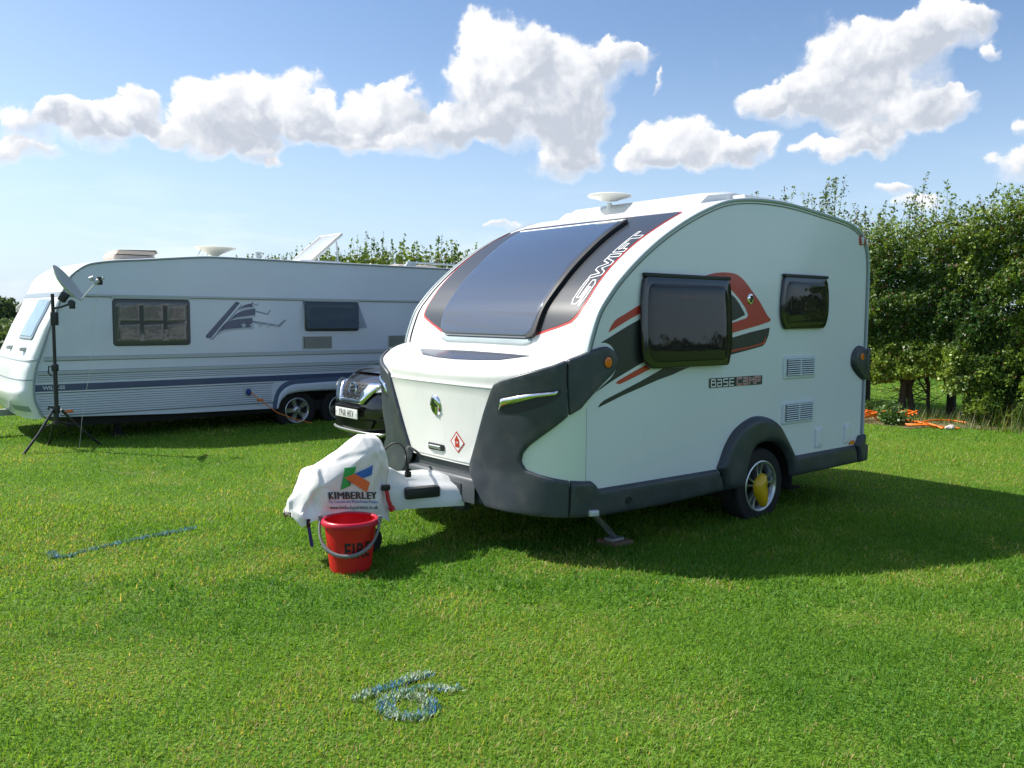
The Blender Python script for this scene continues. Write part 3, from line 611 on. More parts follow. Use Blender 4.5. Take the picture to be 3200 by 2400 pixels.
# roof: long moulded housing, aerial, small box
def fz(u): return float(np.interp(u, _c[:, 0], _c[:, 1]))
rows = []
for y in (.22, .23, .32, 1.70, 1.76, 1.83, 1.845):
    k = 0 if y in (.22, 1.845) else (1 if .3 < y < 1.72 else .75)
    h = .085*k
    rows.append([(1.36, y, fz(1.36)), (1.41, y, fz(1.36)+.01+h*.55), (1.47, y, fz(1.46)+h), (1.8, y, 2.505+h), (2.2, y, 2.50+h*.8), (2.3, y, 2.49)])
MB().grid(rows).out('roof_housing', WHITE, cv, 35)
MB().box(1.75, 2.35, .10, .45, 2.47, 2.545, .02).out('roof_light', WHITE, cv)
ae = empty('roof_aerial', (1.44, 1.25, 2.42)); ae.parent = cv
MB().tube([(0, 0, 0), (0, 0, .14)], .022, 12).out('mast', WVIN, ae)
MB().lathe([(0, .156), (.07, .158), (.12, .176), (.18, .188), (.192, .197), (.18, .206), (.12, .213), (0, .215)], 40).out('dish_cover', mat('aerial_white', (.70, .70, .68), .35), ae, 60)

# road wheels
def wheel(x, y, z, rt, rr, side, spokes, parent, name='wheel', ww=.19, spin=0.0):
    w_ = empty(name, (x, y, z)); w_.parent = parent; sg = -1 if side == 0 else 1
    M_ = Matrix.Rotation(R(90*(1 if side == 0 else -1)), 4, 'X')     # local z -> outward
    t_ = MB().lathe([(rr-.012, -ww), (rt*.86, -ww), (rt*.965, -ww*.93), (rt, -ww*.80), (rt, -ww*.2), (rt*.965, -ww*.06), (rt*.93, -.008), (rr+.02, .0), (rr-.005, -.008), (rr-.012, -.02)], 56, M_).out('tyre', RUBBER, w_, 60)
    rim = MB().lathe([(rr-.012, -ww), (rr-.03, -.09), (rr-.022, -.03), (rr-.002, -.006), (rr+.003, -.002), (rr-.004, .004), (rr-.016, .0), (rr-.024, -.02)], 56, M_)
    rim.out('rim', ALU, w_, 60)
    MB().lathe([(0, -.075), (rr-.03, -.075)], 32, M_).out('brake_drum', BLACK, w_)
    mb = MB()
    for k, (a0, wd0, wd1) in enumerate(spokes):
        a_ = a0+spin; ca, sa = math.cos(a_), math.sin(a_); pts = []
        n_ = 6; rows = []
        for i in range(n_+1):
            t = i/n_; rad = .03+(rr-.042)*t; wd = wd0+(wd1-wd0)*t; h = -.012-.012*math.sin(t*math.pi)
            rows.append([tuple(M_ @ Vector((rad*ca-yy*sa, rad*sa+yy*ca, hh))) for yy, hh in ((-wd/2, h-.03), (-wd/2*.8, h), (wd/2*.8, h), (wd/2, h-.03))])
        mb.grid(rows)
    mb.lathe([(0, -.002), (.026, -.002), (.034, -.008), (.055, -.02), (.058, -.04)], 32, M_)
    mb.out('spokes', ALU, w_, 30)
    return w_
sp10 = []
for k in range(5):
    a0 = k*2*math.pi/5+math.pi/2; sp10 += [(a0-.20, .016, .024), (a0+.20, .016, .024)]
wheel(1.965, .02, .25, .305, .205, 0, sp10, cv)
wheel(1.965, W-.02, .25, .305, .205, 1, sp10, cv)
# corner steadies
for y in (.16, W-.16):
    mb = MB()
    for dy in (-.03, .03): mb.tube([(.20, y+dy, .27), (.36, y+dy*.8, .13), (.44, y+dy*.6, .05)], .011, 4, sx=1.6)
    mb.box(.38, .50, y-.04, y+.04, .030, .048, .003).tube([(.05, y, .33), (.22, y, .28)], .011).box(.16, .46, y-.02, y+.02, .275, .30)
    mb.out('corner_steady', GALV, cv)
    MB().box(3.05, 3.08, y+.02*(1 if y < 1 else -1)+.3*(1 if y < 1 else -1)-.02, y+.3*(1 if y < 1 else -1)+.02, .04, .34).box(2.98, 3.14, y+.3*(1 if y < 1 else -1)-.05, y+.3*(1 if y < 1 else -1)+.05, .03, .045).out('corner_steady', DARKIN, cv)
wb = MB().box(.36, .54, .07, .25, .0, .032, .003).out('wooden_board', mat('weathered_wood', (.16, .11, .07), .8, var=.25), None)
wb.location = ORG; wb.rotation_euler = (0, 0, RZ); tag(wb, 'flat wooden board on the grass under the front corner steady', 'board')

# wheel lock: yellow clamp over the wheel
wl = empty('wheel_lock', uv(1.965, -.03, 0), RZ, 'yellow teardrop wheel lock clamped over the caravan wheel', 'wheel lock')
LK = curvy([(-.02, .125), (-.10, .11), (-.17, .05), (-.205, -.02), (-.20, -.07), (-.17, -.13), (-.10, -.17), (-.055, -.13)], True, 4)
LK = [(-.223+(x+.218)*.74, y) for x, y in curvy([(-.06, .115), (-.125, .105), (-.20, .065), (-.218, .02), (-.20, -.04), (-.13, -.11), (-.07, -.155), (-.03, -.145), (-.005, -.075), (-.02, .02), (-.035, .08)], True, 4)]
YEL = mat('yellow_enamel', (.62, .40, .01), .35, coat=.3, var=.08)
patch('lock_body', LK, lambda x, y, d: (x+.045, -d, y+.255), YEL, wl, step=.02, off=0, thick=.055, r=.045, base=.0, smooth=70)
MB().lathe([(0, 0), (.014, 0), (.016, .004)], 16, Matrix.Translation((-.066, -.064, .285)) @ Matrix.Rotation(R(90), 4, 'X')).out('keyhole', BLACK, wl)
text_on('lettering', 'MILENCO', lambda x, y, d: (-.045+y+x*.15, -.030-d, .185+x), RED, wl, .030, bold=.001, off=.006, sx=.75)
MB().box(-.05, .0, -.04, .10, .545, .57, .006).out('lock_arm', YEL, wl) if 0 else None
# ------------------------------------------------------------------ bucket
bk = empty('fire_bucket', (-1.01, 5.28, 0), 0, 'red plastic fire bucket with grey handle on the grass before the hitch cover', 'bucket')
REDP = mat('red_bucket_plastic', (.60, .012, .016), .38, var=.10, varscale=7, bump=(12, .08, .01))
def br(z): return .128+(.165-.128)*z/.325
MB().lathe([(0, .004), (br(0)-.006, 0), (br(0), .004)]+[(br(z), z) for z in np.linspace(.01, .29, 12)]+[(br(.30)+.001, .30), (.160, .322)], 64).lathe([(.150, .318)]+[(br(z)-.005, z) for z in np.linspace(.30, .012, 10)]+[(0, .010)], 64).out('pail', REDP, bk, 40)
rim = []
for j in range(64):
    w = 2*math.pi*j/64; rim.append(w)
MB().lathe([(.156, .312), (.163, .300), (.170, .288), (.178, .290), (.181, .302), (.178, .318), (.170, .327), (.160, .326), (.154, .318)], 64).out('rim', mat('red_bucket_rim', (.50, .01, .035), .35, var=.06), bk, 60)
pts = [(.186*math.cos(t), -.150*math.sin(t)**.8-.012, .318-.195*math.sin(t)**.75) for t in np.linspace(.001, math.pi-.001, 40)]
MB().tube(pts, .0085, 10, sx=1.0).tube(pts[8:-8], .0125, 10).box(-.198, -.176, -.024, .004, .295, .345, .004).box(.176, .198, -.024, .004, .295, .345, .004).out('handle', mat('grey_handle', (.17, .17, .175), .4), bk, 60)
V, Fc = text2d('FIRE', .135, .0035, 'CENTER', .62, 1.12)
rv = np.random.default_rng(3)
def mb_(x, y):
    z = .105+y; a_ = x/.140+.52; rr = br(z)+.0012; return (rr*math.sin(a_), -rr*math.cos(a_), z)
mesh_obj('lettering', [mb_(x, y) for x, y in V], Fc, mat('black_paint', (.012, .010, .010), .6), bk, 0)
# the letters are stencilled: thin uncovered bridges
for xx in (): pass

# ------------------------------------------------------------------ hitch cover
hc = empty('hitch_cover', uv(-1.2, 1.1, 0), RZ, 'white fabric hitch cover printed with a green, blue and orange arrow mark over the drawbar', 'hitch cover')
CS = [(-.895, .10, .62, .24), (-.91, .142, .72, .215), (-.93, .150, .775, .218), (-.95, .150, .790, .225), (-1.06, .150, .795, .24), (-1.18, .155, .715, .262), (-1.30, .160, .655, .285), (-1.42, .160, .605, .305), (-1.47, .145, .540, .295), (-1.53, .11, .450, .265), (-1.57, .05, .41, .33)]
CX = np.array([c[0] for c in CS])[::-1]
def cs(x, k): return float(np.interp(x, CX, np.array([c[k] for c in CS])[::-1]))
CREASE = [(-1.42, .58, -1.35, .36, -.016, .035), (-1.36, .62, -1.50, .34, .016, .03), (-.96, .72, -.94, .30, .014, .02), (-1.34, .63, -1.0, .70, .010, .02), (-1.50, .50, -1.43, .30, -.014, .03), (-1.45, .42, -1.40, .28, .014, .02), (-1.0, .70, -.92, .55, -.010, .02), (-1.38, .50, -1.28, .44, .006, .02)]
def cn_(x, y):   # smooth lattice noise for the cloth
    i, j = math.floor(x), math.floor(y); fx, fy = x-i, y-j; fx, fy = fx*fx*(3-2*fx), fy*fy*(3-2*fy)
    h = lambda a_, b_: (math.sin(a_*127.1+b_*311.7)*43758.5453) % 1.0
    return (h(i, j)*(1-fx)+h(i+1, j)*fx)*(1-fy)+(h(i, j+1)*(1-fx)+h(i+1, j+1)*fx)*fy
def cover_pt(x, t):   # t: 0 near hem .. 1 far hem
    w, zt, zb = cs(x, 1), cs(x, 2), cs(x, 3); near = t <= .5; q = t if near else 1-t
    P = [(0, -w-.018, zb), (.10, -w-.004, zb+(zt-zb)*.35), (.26, -w+.008, zt-.10), (.30, -w+.03, zt-.072), (.40, -w*.45, zt-.018), (.44, -w*.2, zt-.004), (.5, 0, zt)]
    y = float(np.interp(q, [p[0] for p in P], [p[1] for p in P])); z = float(np.interp(q, [p[0] for p in P], [p[2] for p in P]))
    y = y if near else -y
    # slack folds
    pr = 1-.85*math.exp(-((x+1.20)/.20)**4)
    fo = pr*(.012*math.sin(x*23+z*9)+.006*math.sin(x*61-z*31+1.3)+.005*abs(math.sin(x*17-z*14)))+.016*math.exp(-((x+1.45)/.05)**2)*math.sin((z-.28)*16)+.012*math.exp(-((x+.93)/.03)**2)*math.sin(z*30)
    fo += pr*.045*(abs(float(cn_(x*6+3, z*5+2))-.5)-.12)
    for ax, az_, bx, bz, am, wd in CREASE:
        L2 = (bx-ax)**2+(bz-az_)**2; tt = min(1, max(0, ((x-ax)*(bx-ax)+(z-az_)*(bz-az_))/L2)); dd = math.hypot(x-ax-(bx-ax)*tt, z-az_-(bz-az_)*tt); fo += am*max(0, 1-dd/wd)
    y += fo*(1 if near else -1)*min(1, q*8+.4); z += .006*math.sin(x*37+t*20)*pr+ (.010*math.sin(x*19+2) if q < .06 else 0)
    return (x+1.2, y, z)
rows = []
xs = [-.8951]+list(np.linspace(-.91, -1.555, 70))+[-1.569]
ts = np.concatenate([np.linspace(0, .26, 34), np.linspace(.27, .73, 24), np.linspace(.74, 1, 20)])
CM = mat('cover_fabric', (.78, .76, .72), .55, sheen=.3, var=.03, bump=(9, .25, .02))
mb = MB().grid([[cover_pt(x, t) for t in ts] for x in xs])
mb.add([cover_pt(-.8951, t) for t in ts], [tuple(range(len(ts)))]); mb.add([cover_pt(-1.569, t) for t in ts], [tuple(range(len(ts)))[::-1]])
mb.out('cover', CM, hc, 50)
def m_cov(x, z, d):
    lo, hi = 0.0, .5
    for _ in range(18):
        mid = (lo+hi)/2
        if cover_pt(x, mid)[2] < z: lo = mid
        else: hi = mid
    p = cover_pt(x, lo); return (p[0], p[1]-d-.006, p[2])
dk = patch('printed_mark', [(-1.279, .470), (-1.238, .607), (-1.158, .607), (-1.176, .562), (-1.215, .545), (-1.200, .490)], m_cov, mat('print_green', (.03, .36, .06), .5), hc, step=.02, off=.001, thick=.0006, smooth=0)
patch('printed_mark', [(-1.176, .562), (-1.028, .604), (-1.045, .541), (-1.112, .528)], m_cov, mat('print_blue', (.03, .14, .48), .5), hc, step=.02, off=.001, thick=.0006, smooth=0)
patch('printed_mark', [(-1.246, .544), (-1.172, .564), (-1.064, .494), (-1.088, .432)], m_cov, mat('print_orange', (.75, .15, .03), .5), hc, step=.02, off=.002, thick=.0006, smooth=0)
patch('printed_mark', [(-1.238, .536), (-1.20, .508), (-1.206, .492)], m_cov, mat('print_grey', (.12, .13, .14), .5), hc, step=.02, off=.002, thick=.0006, smooth=0)
def ctext(s, x0, x1, z0, z1, h, bold, m):
    V0, F0 = text2d(s, 1, 0, 'LEFT', 1.0, 1.07); mx = max(v[0] for v in V0); my = .70; V, Fc, O_ = [], [], []
    for k in range(3 if bold else 1):
        Fc += [[i+len(V) for i in f] for f in F0]; V += [(x+bold*k*1.6, y+bold*(k % 2)) for x, y in V0]; O_ += [k*.0004]*len(V0)
    return mesh_obj('lettering', [m_cov(x0+(x1-x0)*x/mx, z0+(z1-z0)*x/mx+y/my*h, .0025+o) for (x, y), o in zip(V, O_)], Fc, m, hc, 0)
ctext('KIMBERLEY', -1.378, -1.016, .425, .378, .046, .028, mat('print_dark', (.045, .045, .05), .5))
ctext('The Caravan and Motorhome People', -1.375, -1.012, .400, .350, .020, .006, mat('print_blue', (.03, .14, .48), .5))
ctext('www.kimberleycaravans.co.uk', -1.365, -1.015, .360, .312, .024, .012, mat('print_dark', (.045, .045, .05), .5))
st_ = MB()
p0 = Vector(cover_pt(-1.495, .01)); st_.box(p0.x-.012, p0.x+.012, p0.y-.004, p0.y+.004, p0.z-.03, p0.z+.02); st_.out('buckle', BLACK, hc)
MB().grid([[(p0.x-.011+k*.004, p0.y-.001*k, p0.z-.02-k*.028), (p0.x+.011+k*.004, p0.y-.002*k, p0.z-.018-k*.028)] for k in range(6)]).out('strap', mat('blue_strap', (.02, .045, .22), .6), hc)

# ------------------------------------------------------------------ the long caravan behind (same axes, its own origin)
lc = empty('caravan', ORG2, RZ, 'long older white caravan with blue stripe and twin axle, behind the tripod dish', 'caravan')
W2 = 2.3; L2 = 7.7
LW = mat('old_caravan_side_shade', (.60, .66, .76), .32, coat=.2, var=.04, varscale=1.2, bump=(1.5, .12, .02))  # white sides, with the blue of their shade put into the colour
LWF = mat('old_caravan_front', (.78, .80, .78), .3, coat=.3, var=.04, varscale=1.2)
US = [(.34, .01), (.52, -.06), (.71, -.07), (.92, -.04), (1.16, .04), (1.41, .12), (1.63, .21), (1.84, .28), (2.03, .37), (2.12, .46), (2.18, .56), (2.21, .66)]
TOP = [(.89, 2.245), (1.24, 2.275), (1.61, 2.312), (1.98, 2.345), (2.25, 2.352), (2.72, 2.350), (3.5, 2.345), (4.45, 2.345), (5.93, 2.34), (7.0, 2.33), (7.45, 2.27), (7.62, 2.12), (7.70, 1.9), (7.74, 1.0), (7.72, .34)]
p2_ = curvy([(u, z) for z, u in US]+TOP, n=4)
ol = p2_+[(7.0, .30), (4.42, .26), (4.42, .34), (4.36, .42), (4.22, .47), (3.85, .47), (3.46, .475), (3.28, .465), (3.16, .44), (3.08, .38), (3.03, .30), (3.02, .25), (1.56, .27), (.18, .32)]
mb = MB(); vb = [(x, 0, z) for x, z in ol]; mb.add(vb, [tuple(range(len(vb)))[::-1]]); mb.add([(x, W2, z) for x, z in ol], [tuple(range(len(ol)))])
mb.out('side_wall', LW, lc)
g2_ = np.gradient(np.array(p2_), axis=0); g2_ /= np.hypot(*g2_.T)[:, None]; n2_ = np.stack([-g2_[:, 1], g2_[:, 0]], 1)
i0 = next(i for i, p in enumerate(p2_) if p[1] > 1.80)
rows = [[(p[0]+n[0]*d, y, p[1]+n[1]*d) for p, n in zip(p2_[i0:], n2_[i0:])] for y, d in ((0, -.01), (.01, .008), (.05, .02), (W2/2, .03), (W2-.05, .02), (W2-.01, .008), (W2, -.01))]
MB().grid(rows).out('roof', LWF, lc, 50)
for y in (-.006, W2+.006):
    MB().tube([(p[0], y, p[1]) for p in p2_[:-8]], .014, 8).out('edge_trim', mat('edge_trim_grey', (.28, .33, .37), .4), lc, 60)
# bulged front
def fr(z, v, d=0.0):
    us = float(np.interp(z, [t[0] for t in US], [t[1] for t in US])); D = float(np.interp(z, [.30, .45, .60, .64, .70, 1.0, 1.2, 1.8, 2.1, 2.21], [.18, .23, .26, .26, .20, .17, .14, .06, .02, .0]))
    t = min(1, abs(v-W2/2)/(W2/2)); k = (1-t**3.2)**(1/3.2); return (us-D*k-d, v, z)
vsx = np.concatenate([W2/2-W2/2*np.cos(np.linspace(0, math.pi, 60))]); vsx = W2/2+np.sign(vsx-W2/2)*np.abs((vsx-W2/2)/(W2/2))**.8*W2/2
MB().grid([[fr(z, v) for v in vsx] for z in np.concatenate([np.linspace(.31, .60, 10), [.61, .64, .66], np.linspace(.70, 1.80, 30)])], True).out('front_panel', LWF, lc, 50)
MB().grid([[fr(z, v, .004) for v in vsx] for z in (1.79, 1.80, 1.84, 1.85)], True).out('front_rail', mat('edge_trim_grey', (.28, .33, .37), .4), lc)
MB().grid([[(min(fr(z, v)[0], 9), v, z+ (0)) for v in vsx] for z in np.linspace(1.84, 2.205, 16)], True).out('front_dome', LWF, lc, 60)
MB().grid([[fr(z, v, d_) for v in vsx] for z, d_ in ((1.005, .0), (1.01, .012), (1.03, .012), (1.035, .0))], True).out('front_rail', mat('edge_trim_pale', (.5, .52, .52), .4), lc)
MB().grid([[fr(z, v, .003) for v in vsx] for z in (.775, .79)], True).out('front_crease', mat('edge_trim_grey', (.28, .33, .37), .4), lc)
for v0, v1 in ((.20, .90),):
    mf = lambda v, z, d: fr(z, v, d)
    w_ = patch('front_window', rounded([(v0, 1.26), (v1, 1.26), (v1, 1.77), (v0, 1.77)], .04), mf, mat('window_frame_grey', (.30, .36, .42), .35), lc, step=.08, off=.0, thick=.02, r=.02, base=0)
    patch('pane', rounded([(v0+.03, 1.30), (v1-.05, 1.30), (v1-.05, 1.75), (v0+.03, 1.75)], .04), mf, mat('pale_curtain_glass', (.22, .33, .42), .12, coat=.7, var=.25, varscale=9), w_, step=.08, off=.021, thick=.006, r=.02)
for v in (.33, 1.15): 
    p = Vector(fr(1.14, v)); MB().box(p.x-.06, p.x+.03, v-.045, v+.045, 1.12, 1.17, .015).out('marker_lamp', mat('edge_trim_pale', (.5, .52, .52), .4), lc)
patch('fog_lamp_slot', [(.02, .40), (.42, .40), (.42, .47), (.02, .47)], lambda v, z, d: fr(z, v, d), mat('slot_grey', (.28, .33, .33), .5), lc, step=.05, off=.001, thick=.003)
m2 = m_side
def band(name, z0, z1, u0, u1, m, th=.012, lab=None):
    o = patch(name, [(u0, z0), (u1, z0), (u1, z1), (u0, z1)], m2, m, lc, off=0, thick=th, smooth=0); return o
NAVY = mat('navy_band', (.050, .078, .16), .35, coat=.2); TRIM = mat('old_trim', (.42, .47, .48), .4); TRD = mat('old_trim_dark', (.16, .20, .23), .45)
band('awning_rail', 1.800, 1.825, .30, 7.7, TRIM, .02); band('awning_rail', 1.790, 1.798, .29, 7.7, TRD, .012)
for z in (1.025, .855):
    band('moulding', z-.012, z+.022, .05 if z > 1 else -.02, 7.7, TRIM, .014); band('moulding', z-.022, z-.013, .05 if z > 1 else -.02, 7.7, TRD, .006)
    band('moulding', z+.028, z+.033, .05 if z > 1 else -.02, 7.7, TRD, .004)
rb = MB()
for z in (.815, .79, .765, .585, .555, .525, .495, .465, .435, .405, .375): rb.box(-.03, 2.92 if z < .6 else 7.6, -.006, 0, z-.003, z+.010, .002); rb.box(4.5 if z < .6 else -.03, 7.6, -.007, 0, z-.003, z+.010, .002)
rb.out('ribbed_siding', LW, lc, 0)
rb = MB()
for z in (.815, .79, .765, .585, .555, .525, .495, .465, .435, .405, .375): rb.box(-.03, 2.92 if z < .6 else 7.6, -.0035, 0, z-.010, z-.003)
rb.out('siding_groove', TRD, lc, 0)
nb = band('stripe', .640, .722, -.06, 7.7, NAVY, .006); band('stripe', .612, .620, -.06, 2.95, NAVY, .009); band('stripe', .622, .634, -.06, 2.95, mat('pale_line', (.7, .74, .76), .4), .008)
text_on('lettering', 'WILK-S5', lambda x, y, d: m2(x, .663+y, d), mat('silver_letter', (.55, .60, .64), .4), nb, .058, bold=.002, sx=1.15, at=(.145, 0), off=.009)
band('moulding', .330, .345, .2, 2.95, TRD, .008)
# wheel arch lip, wheels
AO = curvy([(2.935, .24), (2.94, .33), (2.975, .46), (3.03, .55), (3.11, .61), (3.21, .64), (3.38, .655), (3.85, .665), (4.32, .65), (4.45, .60), (4.53, .5), (4.56, .36), (4.56, .25)], n=3)
AM = curvy([(2.985, .24), (3.0, .33), (3.03, .44), (3.09, .51), (3.17, .56), (3.27, .585), (3.42, .59), (3.85, .60), (4.25, .59), (4.38, .55), (4.46, .46), (4.49, .36), (4.49, .25)], n=3)
AI = curvy([(3.02, .24), (3.03, .31), (3.08, .385), (3.16, .445), (3.28, .47), (3.46, .48), (3.85, .475), (4.22, .47), (4.36, .42), (4.42, .34), (4.42, .25)], n=3)
patch('wheel_arch', AM+AI[::-1], m2, LW, lc, off=0, thick=.03, r=.02, base=0); patch('wheel_arch_edge', AO+AM[::-1], m2, mat('arch_blue_grey', (.09, .13, .22), .4), lc, off=0, thick=.012, r=None)
sp5 = [(k*2*math.pi/5+math.pi/2+.2, .055, .085) for k in range(5)]
for u_ in (3.34, 4.04):
    wheel(u_, .07, .19, .30, .185, 0, sp5, lc, ww=.17, spin=.1)
    wheel(u_, W2-.07, .19, .30, .185, 1, sp5, lc, ww=.17)
MB().box(.3, 7.5, .12, W2-.12, .18, .32).box(3.05, 4.40, .3, W2-.3, .2, .5).out('chassis', DARKIN, lc)
MB().box(-1.5, .4, W2/2-.06, W2/2+.06, .26, .34).box(-1.6, -1.5, W2/2-.04, W2/2+.04, .28, .40, .02).out('drawbar', GALV, lc)
# side windows
LG = mat('old_tinted_glass', (.085, .088, .088), .07, coat=.5, bump=(5, .3, .01)); LF = mat('old_window_rim', (.05, .055, .062), .3)
def lwin(u0, u1, z0, z1, cols=0):
    w_ = patch('side_window', rounded([(u0, z0), (u1, z0), (u1, z1), (u0, z1)], .05), m2, LF, lc, off=.0, thick=.018, r=.012, base=0)
    patch('pane', rounded([(u0+.035, z0+.035), (u1-.035, z0+.035), (u1-.035, z1-.03), (u0+.035, z1-.03)], .06), m2, LG, w_, step=.05, off=.0185, thick=.006, r=.05)
    band('window_rail', z1+.005, z1+.022, u0-.01, u1+.01, TRIM, .026)
    return w_
w1_ = lwin(.835, 1.80, 1.175, 1.775); 
cg = mat('curtain_seen_through', (.13, .12, .11), .22, coat=.5, bump=(6, .4, .02))
for i in range(3):
    for j in range(2):
        u0 = .90+i*.295; z0 = 1.235+j*.26; f = patch('glazing_square', [(u0+.01, z0), (u0+.255, z0), (u0+.255, z0+.225), (u0+.01, z0+.21)], m2, cg, w1_, step=.03, off=.0245, thick=.004, r=.04, base=.024)
w2_ = lwin(3.44, 4.32, 1.345, 1.775)
patch('opened_pane', rounded([(3.43, 1.39), (4.38, 1.39), (4.29, 1.785), (3.40, 1.785)], .02), lambda x, y, d: (x, -d-.02-(1.785-y)*.30, y), mat('clear_tinted_pane', (.06, .09, .11), .05, coat=.6, alpha=.55), w2_, off=0, thick=.008, smooth=0)
MB().tube([(4.20, -.02, 1.50), (4.27, -.11, 1.47)], .012).tube([(3.50, -.02, 1.50), (3.47, -.11, 1.47)], .012).out('stay', BLACK, w2_)
patch('blind', [(3.49, 1.385), (4.27, 1.385), (4.27, 1.47), (3.49, 1.47)], m2, mat('dark_brown_blind', (.035, .032, .035), .5), w2_, off=.025, thick=.001, smooth=0)
for u0, u1 in ((3.40, 3.87), (4.83, 5.28)):
    v_ = patch('fridge_vent', [(u0, 1.09), (u1, 1.09), (u1, 1.275), (u0, 1.275)], m2, mat('aged_vent', (.38, .41, .38), .5), lc, off=0, thick=.012)
    mb = MB()
    for k in range(10): mb.box(u0+.03, u1-.03, -.020, -.0125, 1.112+k*.0150, 1.119+k*.0150)
    patch('vent_opening', [(u0+.02, 1.105), (u1-.02, 1.105), (u1-.02, 1.262), (u0+.02, 1.262)], m2, mat('vent_shadow', (.07, .08, .08), .6), v_, off=.0122, thick=.0006, smooth=0)
    mb.out('louvres', mat('aged_vent', (.38, .41, .38), .5), v_, 0)
for u_ in (.30, 2.745):
    patch('side_reflector', rounded([(u_-.045, .368), (u_+.05, .368), (u_+.05, .398), (u_-.045, .398)], .014), m2, AMBER, lc, off=.005, thick=.012, r=.008)
sk_ = patch('mains_socket', [(2.51, .445), (2.625, .445), (2.625, .565), (2.51, .565)], m2, TRIM, lc, off=.002, thick=.008)
patch('socket_plug', [(2.575+.036*math.cos(t), .505+.05*math.sin(t)) for t in np.linspace(0, 2*math.pi, 18, endpoint=False)], m2, mat('blue_plug', (.02, .04, .22), .4), sk_, off=.01, thick=.05, r=.02, base=.0)
# swoosh graphics
SIL = mat('silver_blue_vinyl', (.22, .27, .36), .35); SIL2 = mat('silver_vinyl_pale', (.42, .47, .52), .35)
patch('graphic_flash', [(2.0, 1.295), (2.43, 1.765), (2.485, 1.745), (2.07, 1.262), (2.01, 1.262)], m2, NAVY, lc, off=.001, thick=.001, smooth=0)
patch('graphic_flash', [(2.05, 1.25), (2.09, 1.262), (2.51, 1.73), (2.51, 1.71), (2.10, 1.24)], m2, SIL, lc, off=.001, thick=.001, smooth=0)
def sw(u0, z0, u1, z1, L, h):
    top = curvy([(u0, z0), (u0+.10, z0+(z1-z0)*.55), (u0+.22, z0+(z1-z0)*.85), (u1, z1)], n=4); low = curvy([(u1, z1-h), (u0+.24, z0+(z1-z0)*.85-h*.9), (u0+.10, z0+(z1-z0)*.55-h*.55), (u0, z0)], n=4)
    patch('graphic_flash', top+low, m2, NAVY, lc, off=.001, thick=.001, smooth=0)
    patch('graphic_flash', [(u1, z1-h*.55), (u1+L*.8, z1-h), (u1+L, z1-h*.2), (u1+L*.93, z1-h*.2), (u1+L*.76, z1-h*.75), (u1, z1-h*.3)], m2, SIL, lc, off=.001, thick=.001, smooth=0)
    lo2 = [(x+.02, z-.025) for x, z in low]; patch('graphic_flash', low+lo2[::-1], m2, SIL2, lc, off=.0008, thick=.0006, smooth=0)
sw(2.15, 1.325, 2.66, 1.54, .50, .13); sw(2.32, 1.49, 2.70, 1.67, .23, .09); sw(2.45, 1.655, 2.66, 1.765, .09, .06)
for u_ in (2.53, 2.65, 2.77, 2.88, 3.0):
    pts = []
    for k in range(10):
        rr = .045 if k % 2 == 0 else .018; w = math.pi/2+k*math.pi/5; pts.append((u_+rr*math.cos(w), 1.435+rr*math.sin(w)))
    patch('star', pts, m2, SIL2, lc, off=.003, thick=.001, smooth=0)
# roof fittings
def rz(u): return float(np.interp(u, [p[0] for p in p2_], [p[1] for p in p2_]))
MB().box(1.06, 1.60, .75, 1.35, 2.30, 2.38, .03).grid([[(1.08, .72, 2.38), (1.12, .72, 2.44), (1.60, .72, 2.455), (1.62, .72, 2.41)], [(1.08, 1.4, 2.38), (1.12, 1.4, 2.44), (1.60, 1.4, 2.455), (1.62, 1.4, 2.41)]]).box(1.1, 1.6, .74, 1.38, 2.385, 2.44, .015).out('roof_light', mat('aged_cream', (.62, .52, .44), .4, var=.1), lc)
ae2 = empty('roof_aerial', (2.55, 1.1, 2.36)); ae2.parent = lc
MB().tube([(0, 0, 0), (0, 0, .11)], .03, 12).tube([(-.31, 0, -.02), (-.19, 0, .195)], .006).out('mast', TRIM, ae2)
MB().lathe([(.03, .07), (.10, .115), (.22, .165), (.30, .192), (.305, .20), (.29, .207), (0, .212)], 36).out('dish_cover', mat('aerial_cream', (.70, .68, .58), .4), ae2, 60)
sl = empty('open_roof_light', (4.08, 1.1, 2.38)); sl.parent = lc
MB().box(-.35, .35, -.35, .35, 0, .05, .01).out('light_frame', WVIN, sl)
ROT = Matrix.Rotation(R(-40), 3, 'Y')
q_ = MB().box(-.33, .33, -.38, .38, -.012, .012, .01); vq = [tuple(ROT @ Vector(v)+Vector((.10, 0, .27))) for v in q_.v]
mesh_obj('clear_dome', vq, q_.f, mat('frosted_acrylic', (.62, .64, .66), .15, coat=.5, alpha=.75), sl)
q_ = MB().box(-.33, .33, -.385, -.36, -.025, .018, .005).box(-.33, .33, .36, .385, -.025, .018, .005).box(.31, .335, -.38, .38, -.025, .018, .005); vq = [tuple(ROT @ Vector(v)+Vector((.10, 0, .27))) for v in q_.v]
mesh_obj('dome_edge', vq, q_.f, mat('aged_cream_pale', (.72, .70, .64), .4), sl)
MB().tube([(.30, -.33, .04), (.28, -.33, .36)], .014).tube([(.30, .33, .04), (.28, .33, .36)], .014).out('stay', WVIN, sl)
MB().tube([(3.42, 1.6, 2.34), (3.42, 1.6, 2.55)], .03, 12).lathe([(.03, 0), (.055, .0), (.055, .03), (.0, .035)], 16, Matrix.Translation((3.42, 1.6, 2.54))).lathe([(.045, 0), (.045, .04)], 16, Matrix.Translation((3.42, 1.6, 2.49))).out('flue_pipe', GREYL, lc)
